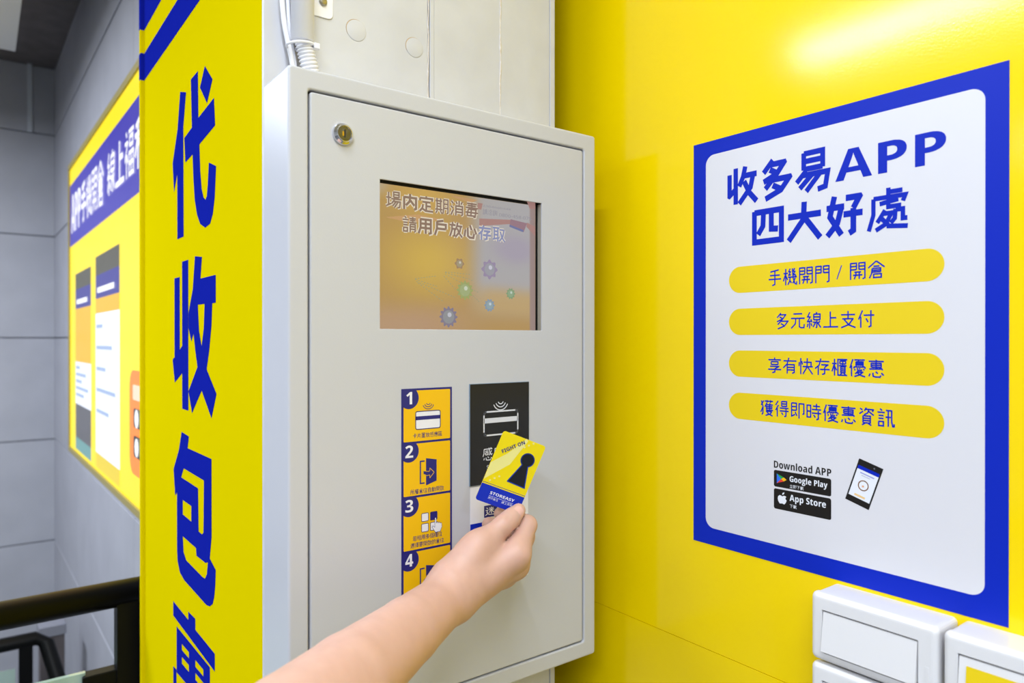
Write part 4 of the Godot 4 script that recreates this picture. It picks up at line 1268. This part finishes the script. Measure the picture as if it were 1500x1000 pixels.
# ---------------------------------------------------------------- the light box on the stairwell wall
func build_billboard() -> void:
	var turn := -(PI / 2 - 0.0212)
	var basis_ := Basis(Vector3.UP, turn)
	var wall := Transform3D(basis_, P(0.365, 2.167, 0.0))
	var depth := 0.035
	var fr := wall * Transform3D(Basis.IDENTITY, Vector3(0, 0, depth))
	var bl := on(fr, 103, 653)
	var tl := on(fr, 103, 250)
	var x1 := 0.55
	var foot := fr * Vector3(bl.x, bl.y, -depth)
	var o := thing("light_box", foot, "glowing yellow advertising panel on the stairwell wall behind the column", "light box", "", turn)
	var f := Transform3D(basis_, fr * Vector3(bl.x, bl.y, 0))
	var w := x1 - bl.x
	var h := tl.y - bl.y
	var st := begin()
	var loops := [[rr(-0.02, -0.02, w + 0.02, h + 0.02, 0.002, 1), 0.0005], [rr(-0.02, -0.02, w + 0.02, h + 0.02, 0.002, 1), depth + 0.006], [rr(0, 0, w, h, 0.002, 1), depth + 0.006], [rr(0, 0, w, h, 0.002, 1), depth - 0.004]]
	loft(st, loops, true, false)
	part(st, "frame", mat(Color(0.62, 0.56, 0.30), 0.4), o)
	var E := 1.0
	var yel := lit(Color(1.0, 0.90, 0.02), E)
	var wh := lit(Color(1.0, 1.0, 1.0), E)
	var bl2 := lit(Color(0.25, 0.22, 0.70), E * 0.9)
	var face := begin()
	slab(face, 0, 0, w, h, depth - 0.012, depth)
	var pane := part(face, "light_face", yel, o)
	var z := depth + 0.0006
	var ff := func(px: float, py: float) -> Vector2: return on(f, px, py)
	var level := func(px0: float, ya: float, px1: float, yb: float) -> Array: return [ff.call(px0, ya), ff.call(px1, yb)]
	var ba: Vector2 = ff.call(105, 271)
	var bb: Vector2 = ff.call(105, 361)
	flat_part([PackedVector2Array([Vector2(0.002, bb.y), Vector2(w, bb.y), Vector2(w, ba.y), Vector2(0.002, ba.y)])], "blue_band", bl2, pane, z)
	var ty := (ba.y + bb.y) / 2
	var t0: Vector2 = ff.call(106, 300)
	var t1: Vector2 = ff.call(119.5, 300)
	var th := (ba.y - bb.y) * 0.30
	fit_text("APP", "lettering", wh, pane, t0.x, t1.x, ty - th, ty + th, z + 0.002)
	var t2: Vector2 = ff.call(120.5, 300)
	var t3: Vector2 = ff.call(153, 300)
	var s := begin()
	letters(s, "手機開倉", t2.x, t3.x, ty, z + 0.002, 13.0, 0.9, 1.25)
	part(s, "lettering", wh, pane)
	var t4: Vector2 = ff.call(159, 250)
	var t5: Vector2 = ff.call(215, 250)
	s = begin()
	letters(s, "線上福利", t4.x, t5.x, ty, z + 0.002, 13.0, 0.9, 1.0)
	part(s, "lettering", wh, pane)
	# two tall screenshots and the orange box
	var y_low := 0.012
	for k in [[111, 133.5, 402.0], [140.5, 175.5, 377.0]]:
		var xa: float = ff.call(k[0], 500).x
		var xb: float = ff.call(k[1], 500).x
		var top: float = ff.call(k[0], k[2]).y
		var mid := func(t: float) -> float: return lerpf(top, y_low, t)
		var strips := [[0.0, 0.09, Color(0.30, 0.29, 0.22)], [0.09, 0.20, Color(0.20, 0.19, 0.55)], [0.20, 0.50 if k[0] < 120 else 0.27, Color(0.93, 0.72, 0.05)], [0.50 if k[0] < 120 else 0.27, 0.74 if k[0] < 120 else 0.93, Color(0.93, 0.95, 1.0)]]
		if k[0] < 120:
			strips += [[0.74, 0.93, Color(0.34, 0.34, 0.36)], [0.93, 1.0, Color(0.40, 0.60, 0.60)]]
		else:
			strips += [[0.93, 1.0, Color(0.90, 0.80, 0.12)]]
		for q in strips:
			flat_part([PackedVector2Array([Vector2(xa, mid.call(q[1])), Vector2(xb, mid.call(q[1])), Vector2(xb, mid.call(q[0])), Vector2(xa, mid.call(q[0]))])], "screenshot", lit(q[2], E), pane, z)
		flat_part([PackedVector2Array([Vector2(xa + 0.05, mid.call(0.175)), Vector2(xb - 0.08, mid.call(0.175)), Vector2(xb - 0.08, mid.call(0.15)), Vector2(xa + 0.05, mid.call(0.15))])], "screenshot", wh, pane, z + 0.002)
		var soft := lit(Color(0.62, 0.70, 0.84), E)
		for i in 5:
			var yy: float = mid.call((0.54 if k[0] < 120 else 0.34) + 0.038 * i * (1.0 if k[0] < 120 else 2.6))
			flat_part([PackedVector2Array([Vector2(xa + 0.03, yy), Vector2(lerpf(xa, xb, 0.35 + 0.13 * ((i * 3) % 5)), yy), Vector2(lerpf(xa, xb, 0.35 + 0.13 * ((i * 3) % 5)), yy + 0.012), Vector2(xa + 0.03, yy + 0.012)])], "screenshot", soft, pane, z + 0.002)
	var oa: Vector2 = ff.call(190, 541)
	var ob: Vector2 = ff.call(190, 690)
	flat_part([rr(oa.x, ob.y, w - 0.03, oa.y, 0.05, 6)], "orange_box", lit(Color(1.0, 0.55, 0.12), E), pane, z)
	for k in [[597, 625], [637, 668]]:
		var ka: Vector2 = ff.call(197, k[0])
		var kb: Vector2 = ff.call(197, k[1])
		flat_part([rr(ka.x, kb.y, ka.x + 0.42, ka.y, 0.012, 3)], "store_badge", lit(Color(0.12, 0.12, 0.12), 0.5), pane, z + 0.002)
		flat_part([disc(Vector2(ka.x + 0.05, (ka.y + kb.y) / 2), 0.025, 12)], "store_badge", wh, pane, z + 0.004)
	var tx: Vector2 = ff.call(196, 582)
	flat_part([rr(tx.x, tx.y - 0.005, tx.x + 0.40, tx.y + 0.035, 0.004, 1)], "lettering", lit(Color(1.0, 0.86, 0.74), E), pane, z + 0.002)
	var l := AreaLight3D.new()
	l.name = "box_light"
	o.add_child(l)
	l.area_size = Vector2(w - 0.1, h - 0.1)
	l.position = Vector3(w / 2, h / 2, depth + 0.012)
	l.rotation.y = PI
	l.light_energy = 0.5
	l.light_color = Color(1.0, 0.92, 0.55)
	l.area_range = 12.0
	l.shadow_enabled = true

# ---------------------------------------------------------------- the card
func build_card() -> void:
	var tl := J(738, 630.4, 0.803)
	var tr := J(800, 654, 0.814)
	var bl := J(696.6, 731, 0.806)
	var ex := (tr - tl).normalized()
	var down := bl - tl
	down = (down - ex * down.dot(ex))
	var ey := -down.normalized()
	var w := (tr - tl).length()
	var h := (bl - tl).length()
	var f := Transform3D(Basis(ex, ey, ex.cross(ey)), tl + ex * (w / 2) - ey * h)
	var o := Node3D.new()
	o.name = "key_card"
	add_child(o)
	o.transform = f
	o.set_meta("label", "yellow and blue plastic key card held between thumb and finger")
	o.set_meta("category", "card")
	var st := begin()
	slab(st, -w / 2, 0, w / 2, h, -0.0008, 0.0, 0.0032, 0.0001)
	var yellow := mat(Color(0.94, 0.85, 0.02), 0.35)
	part(st, "plastic", yellow, o)
	var z := 0.00008
	var band := h * 0.245
	var outl := rr(-w / 2, 0, w / 2, h, 0.0032, 6)
	var cut := Geometry2D.intersect_polygons(scaled(outl, 10000.0), scaled(PackedVector2Array([Vector2(-w, -0.01), Vector2(w, -0.01), Vector2(w, band), Vector2(-w, band)]), 10000.0))
	var blue := mat(Color(0.02, 0.17, 0.72), 0.35)
	flat_part([scaled(cut[0], 0.0001)], "blue_band", blue, o, z)
	flat_part([PackedVector2Array([Vector2(-w / 2, band + 0.0014), Vector2(w / 2, band + 0.0014), Vector2(w / 2, band + 0.0020), Vector2(-w / 2, band + 0.0020)])], "line", M.navy, o, z)
	var k := func(px: float, py: float) -> Vector2: return on(f, 640.0 + px / 5.0, 600.0 + py / 5.0)
	var pale := mat(Color(0.93, 0.90, 0.56), 0.35)
	flat_part([PackedVector2Array([Vector2(-w / 2 + 0.0002, k.call(345, 505).y), Vector2(-w / 2 + 0.0002, k.call(398, 385).y), k.call(520, 318), k.call(660, 212), k.call(668, 232), k.call(535, 400)])], "light_beam", pale, o, z)
	for s in [[610, 293], [642, 275], [674, 262], [708, 248], [388, 515], [422, 500], [457, 487]]:
		flat_part([disc(k.call(s[0], s[1]), 0.0013, 5)], "star", pale, o, z + 0.0001)
	# the keyhole
	var hole := PackedVector2Array()
	var c: Vector2 = k.call(664, 370)
	var dir := ((k.call(580, 548) as Vector2) - c).normalized()
	var nrm := dir.orthogonal()
	for i in 29:
		var t := deg_to_rad(28.0 + 304.0 * i / 28.0)
		hole.append(c + (dir * cos(t) + nrm * sin(t)) * 0.0078)
	hole.append(k.call(515, 522))
	hole.append(k.call(640, 575))
	if not Geometry2D.triangulate_polygon(hole).size():
		hole.resize(29)
		hole.append(k.call(640, 575))
		hole.append(k.call(515, 522))
	flat_part([hole], "keyhole", mat(Color(0.07, 0.08, 0.12), 0.35), o, z + 0.0001)
	flat_part(outline(hole, 0.0012), "keyhole", mat(Color(0.06, 0.22, 0.62), 0.35), o, z + 0.0002)
	# writing
	var mid: Vector2 = k.call(560, 271)
	var a0: Vector2 = k.call(477, 306)
	var a1: Vector2 = k.call(643, 238)
	var len_ := a0.distance_to(a1)
	fit_text("FIGHT ON", "lettering", M.navy, o, mid.x - len_ / 2, mid.x + len_ / 2, mid.y - 0.0022, mid.y + 0.0022, z + 0.0002, true, (a1 - a0).angle())
	var b0: Vector2 = k.call(390, 605)
	var b1: Vector2 = k.call(566, 668)
	var white := mat(Color(0.92, 0.93, 0.97), 0.4)
	var by := (b0.y + b1.y) / 2
	fit_text("STOREASY", "lettering", white, o, b0.x, b1.x, by - 0.0017, by + 0.0017, z + 0.0002)
	flat_part(stroke(PackedVector2Array([Vector2(b0.x, by - 0.0036), Vector2(b1.x, by - 0.0036)]), 0.0003), "line", white, o, z + 0.0001)
	var s1 := begin()
	letters(s1, "迷你倉位", b0.x, lerpf(b0.x, b1.x, 0.40), by - 0.0060, z + 0.0001, 8.0)
	letters(s1, "線上存取", lerpf(b0.x, b1.x, 0.56), b1.x, by - 0.0060, z + 0.0001, 8.0)
	part(s1, "lettering", white, o)

# ---------------------------------------------------------------- the arm and hand
var bones := []      # [from, to, radius from, radius to, chain]

func bone(chain: int, a: Vector3, b: Vector3, ra: float, rb: float) -> void:
	bones.append([a, b - a, ra, rb, chain, 1.0 / maxf((b - a).length_squared(), 1e-9)])

func smin(a: float, b: float, k: float) -> float:
	var h := maxf(k - absf(a - b), 0.0) / k
	return minf(a, b) - h * h * k * 0.25

func field(p: Vector3, list: Array) -> float:
	var body := 1e3
	var arm := 1e3
	var chains := [1e3, 1e3, 1e3, 1e3, 1e3, 1e3]
	for b in list:
		var d: Vector3 = p - b[0]
		var t: float = clampf(d.dot(b[1]) * b[5], 0.0, 1.0)
		var r: float = (d - b[1] * t).length() - lerpf(b[2], b[3], t)
		var c: int = b[4]
		if c == 6:
			arm = smin(arm, r, 0.003)
		elif c == 0:
			body = smin(body, r, 0.014)
		else:
			chains[c] = smin(chains[c], r, 0.005)
	if arm < 1.0:
		body = smin(body, arm, 0.016)
	var out := body
	for c in range(1, 6):
		if chains[c] < 1.0:
			out = minf(out, smin(body, chains[c], 0.012))
	return out

func build_person() -> void:
	var dz := 0.014
	var h := func(px: float, py: float, d: float) -> Vector3: return J(px, py, d + dz)
	var shoulder := EYE + rgt * -0.29 + Vector3.UP * -0.30 + fwd * 0.24
	var elbow := J(420, 1072, 0.52)
	var wrist: Vector3 = h.call(655, 876, 0.733)
	var mid1 := elbow.lerp(wrist, 0.30)
	var mid2 := elbow.lerp(wrist, 0.68)
	bone(6, shoulder, elbow, 0.046, 0.041)
	bone(6, elbow, mid1, 0.0415, 0.0385)
	bone(6, mid1, mid2, 0.0385, 0.0315)
	bone(6, mid2, wrist, 0.0315, 0.0265)
	var mcp := [h.call(756, 812, 0.768), h.call(754, 827, 0.783), h.call(738, 840, 0.798), h.call(717, 846, 0.810)]
	var mr := [0.0148, 0.0150, 0.0142, 0.013]
	for i in 4:
		bone(0, wrist + (mcp[i] - wrist) * 0.12, mcp[i], 0.0200, mr[i])
	bone(0, h.call(668, 846, 0.742), h.call(700, 800, 0.757), 0.0255, 0.0165)
	# thumb
	bone(1, h.call(694, 806, 0.755), h.call(737, 769, 0.776), 0.0150, 0.0108)
	bone(1, h.call(737, 769, 0.776), h.call(748, 759.5, 0.784), 0.0108, 0.0104)
	bone(1, h.call(748, 759.5, 0.784), h.call(759.5, 747.5, 0.7915), 0.0104, 0.0082)
	# fingers: second, third joint and tip
	var fing := [[[772, 769, 0.797, 0.0110], [748, 757, 0.812, 0.0092], [733, 752, 0.815, 0.0078]],
		[[769, 786, 0.815, 0.0110], [743, 773, 0.834, 0.0094], [716, 767.5, 0.832, 0.0084]],
		[[760, 803, 0.832, 0.0105], [736, 791, 0.840, 0.0090], [713, 786, 0.836, 0.0080]],
		[[742, 817, 0.836, 0.0092], [724, 806, 0.842, 0.0080], [707, 801, 0.836, 0.0072]]]
	for i in 4:
		var a: Vector3 = mcp[i]
		var ra: float = mr[i] * 0.92
		for q in fing[i]:
			var b: Vector3 = h.call(q[0], q[1], q[2])
			bone(i + 2, a, b, ra, q[3])
			a = b
			ra = q[3]
	var st := SurfaceTool.new()
	st.begin(Mesh.PRIMITIVE_TRIANGLES)
	var base := elbow
	nets(st, 0.0022, base)
	st.index()
	var skin := mottled(Color(0.785, 0.625, 0.565), Color(0.825, 0.665, 0.60), 0.09, 0.02, 51, 0.48)
	skin.subsurf_scatter_enabled = true
	skin.subsurf_scatter_strength = 0.12
	var m := MeshInstance3D.new()
	m.name = "person"
	m.mesh = st.commit()
	m.material_override = skin
	m.position = base
	m.set_meta("label", "bare right forearm and hand holding a card up to the reader")
	m.set_meta("category", "person")
	add_child(m)
	# the thumbnail, a curved plate on the thumb's end
	var t0: Vector3 = h.call(748, 759.5, 0.784)
	var t1: Vector3 = h.call(759.5, 747.5, 0.7915)
	var along := (t1 - t0).normalized()
	var out := (EYE - t1).normalized() + rgt * 0.42 + Vector3.UP * 0.05
	out = (out - along * out.dot(along)).normalized()
	var across := along.cross(out)
	var n := SurfaceTool.new()
	n.begin(Mesh.PRIMITIVE_TRIANGLES)
	n.set_smooth_group(1)
	var g := []
	for i in 13:
		var rowp := []
		for j in 13:
			var u := i / 12.0
			var v := j / 12.0 * 2.0 - 1.0
			var reach := 0.0012 + 0.0140 * u
			var wide := 0.98 * sqrt(maxf(1.0 - pow(absf(u * 2.0 - 1.0), 5.0) * 0.75, 0.02))
			var ang := v * wide * 0.82
			var r := lerpf(0.0104, 0.0078, clampf(reach / (t1 - t0).length(), 0.0, 1.15)) + 0.0008
			var p := t0 + along * reach + (out * cos(ang) + across * sin(ang)) * r
			rowp.append(p - base)
		g.append(rowp)
	for i in 12:
		for j in 12:
			quad(n, g[i][j], g[i + 1][j], g[i + 1][j + 1], g[i][j + 1])
	var nail := part(n, "thumbnail", mat(Color(0.88, 0.695, 0.65), 0.22), m)
	nail.set_meta("label", "glossy pink thumbnail")

func nets(st: SurfaceTool, cell: float, base: Vector3) -> void:   # surface nets over the blocks that the surface crosses
	var lo := Vector3.ONE * 1e9
	var hi := -lo
	for b in bones:
		for e in [b[0], b[0] + b[1]]:
			lo = lo.min(e - Vector3.ONE * 0.06)
			hi = hi.max(e + Vector3.ONE * 0.06)
	var N := 8
	var size := cell * N
	var dims := Vector3i(((hi - lo) / size).ceil())
	var verts := {}
	var signs := {}
	for bx in dims.x:
		for by in dims.y:
			for bz in dims.z:
				var mid := lo + (Vector3(bx, by, bz) + Vector3.ONE * 0.5) * size
				var near := []
				var best := 1e9
				for b in bones:
					var d: Vector3 = mid - b[0]
					var t: float = clampf(d.dot(b[1]) * b[5], 0.0, 1.0)
					var r: float = (d - b[1] * t).length() - lerpf(b[2], b[3], t)
					best = minf(best, r)
					if r < size * 0.9 + 0.024:
						near.append(b)
				if best > size * 0.9 + 0.008 or near.is_empty():
					continue
				if absf(field(mid, near)) > size * 1.0 + 0.004:
					continue
				# values at the block's corners
				var val := PackedFloat32Array()
				val.resize((N + 1) * (N + 1) * (N + 1))
				var o := lo + Vector3(bx, by, bz) * size
				var q := 0
				for x in N + 1:
					for y in N + 1:
						for z in N + 1:
							val[q] = field(o + Vector3(x, y, z) * cell, near)
							q += 1
				var s1 := N + 1
				var s2 := s1 * s1
				for x in N:
					for y in N:
						for z in N:
							var i := x * s2 + y * s1 + z
							var c := [val[i], val[i + 1], val[i + s1], val[i + s1 + 1], val[i + s2], val[i + s2 + 1], val[i + s2 + s1], val[i + s2 + s1 + 1]]
							var inside := 0
							for v in c:
								if v < 0.0:
									inside += 1
							if inside == 0 or inside == 8:
								continue
							var sum := Vector3.ZERO
							var count := 0
							for e in [[0, 1], [2, 3], [4, 5], [6, 7], [0, 2], [1, 3], [4, 6], [5, 7], [0, 4], [1, 5], [2, 6], [3, 7]]:
								var va: float = c[e[0]]
								var vb: float = c[e[1]]
								if (va < 0.0) != (vb < 0.0):
									var t := va / (va - vb)
									var pa := Vector3((e[0] >> 2) & 1, (e[0] >> 1) & 1, e[0] & 1)
									var pb := Vector3((e[1] >> 2) & 1, (e[1] >> 1) & 1, e[1] & 1)
									sum += pa.lerp(pb, t)
									count += 1
							var key := Vector3i(bx * N + x, by * N + y, bz * N + z)
							var pos := o + (Vector3(x, y, z) + sum / count) * cell
							var e0 := 0.0006
							var g := Vector3(field(pos + Vector3(e0, 0, 0), near) - field(pos - Vector3(e0, 0, 0), near), field(pos + Vector3(0, e0, 0), near) - field(pos - Vector3(0, e0, 0), near), field(pos + Vector3(0, 0, e0), near) - field(pos - Vector3(0, 0, e0), near)).normalized()
							verts[key] = [pos, g]
							signs[key] = [c[0] < 0.0, c[4] < 0.0, c[2] < 0.0, c[1] < 0.0]
	for key in verts:
		var s: Array = signs[key]
		for ax in 3:
			if s[0] == s[ax + 1]:
				continue
			var u := Vector3i.ZERO
			var v := Vector3i.ZERO
			u[(ax + 1) % 3] = -1
			v[(ax + 2) % 3] = -1
			var ks := [key, key + u, key + u + v, key + v]
			if not (verts.has(ks[1]) and verts.has(ks[2]) and verts.has(ks[3])):
				continue
			var order := [0, 1, 2, 0, 2, 3] if not s[0] else [0, 2, 1, 0, 3, 2]
			for i in order:
				var q: Array = verts[ks[i]]
				st.set_normal(q[1])
				st.add_vertex(q[0] - base)
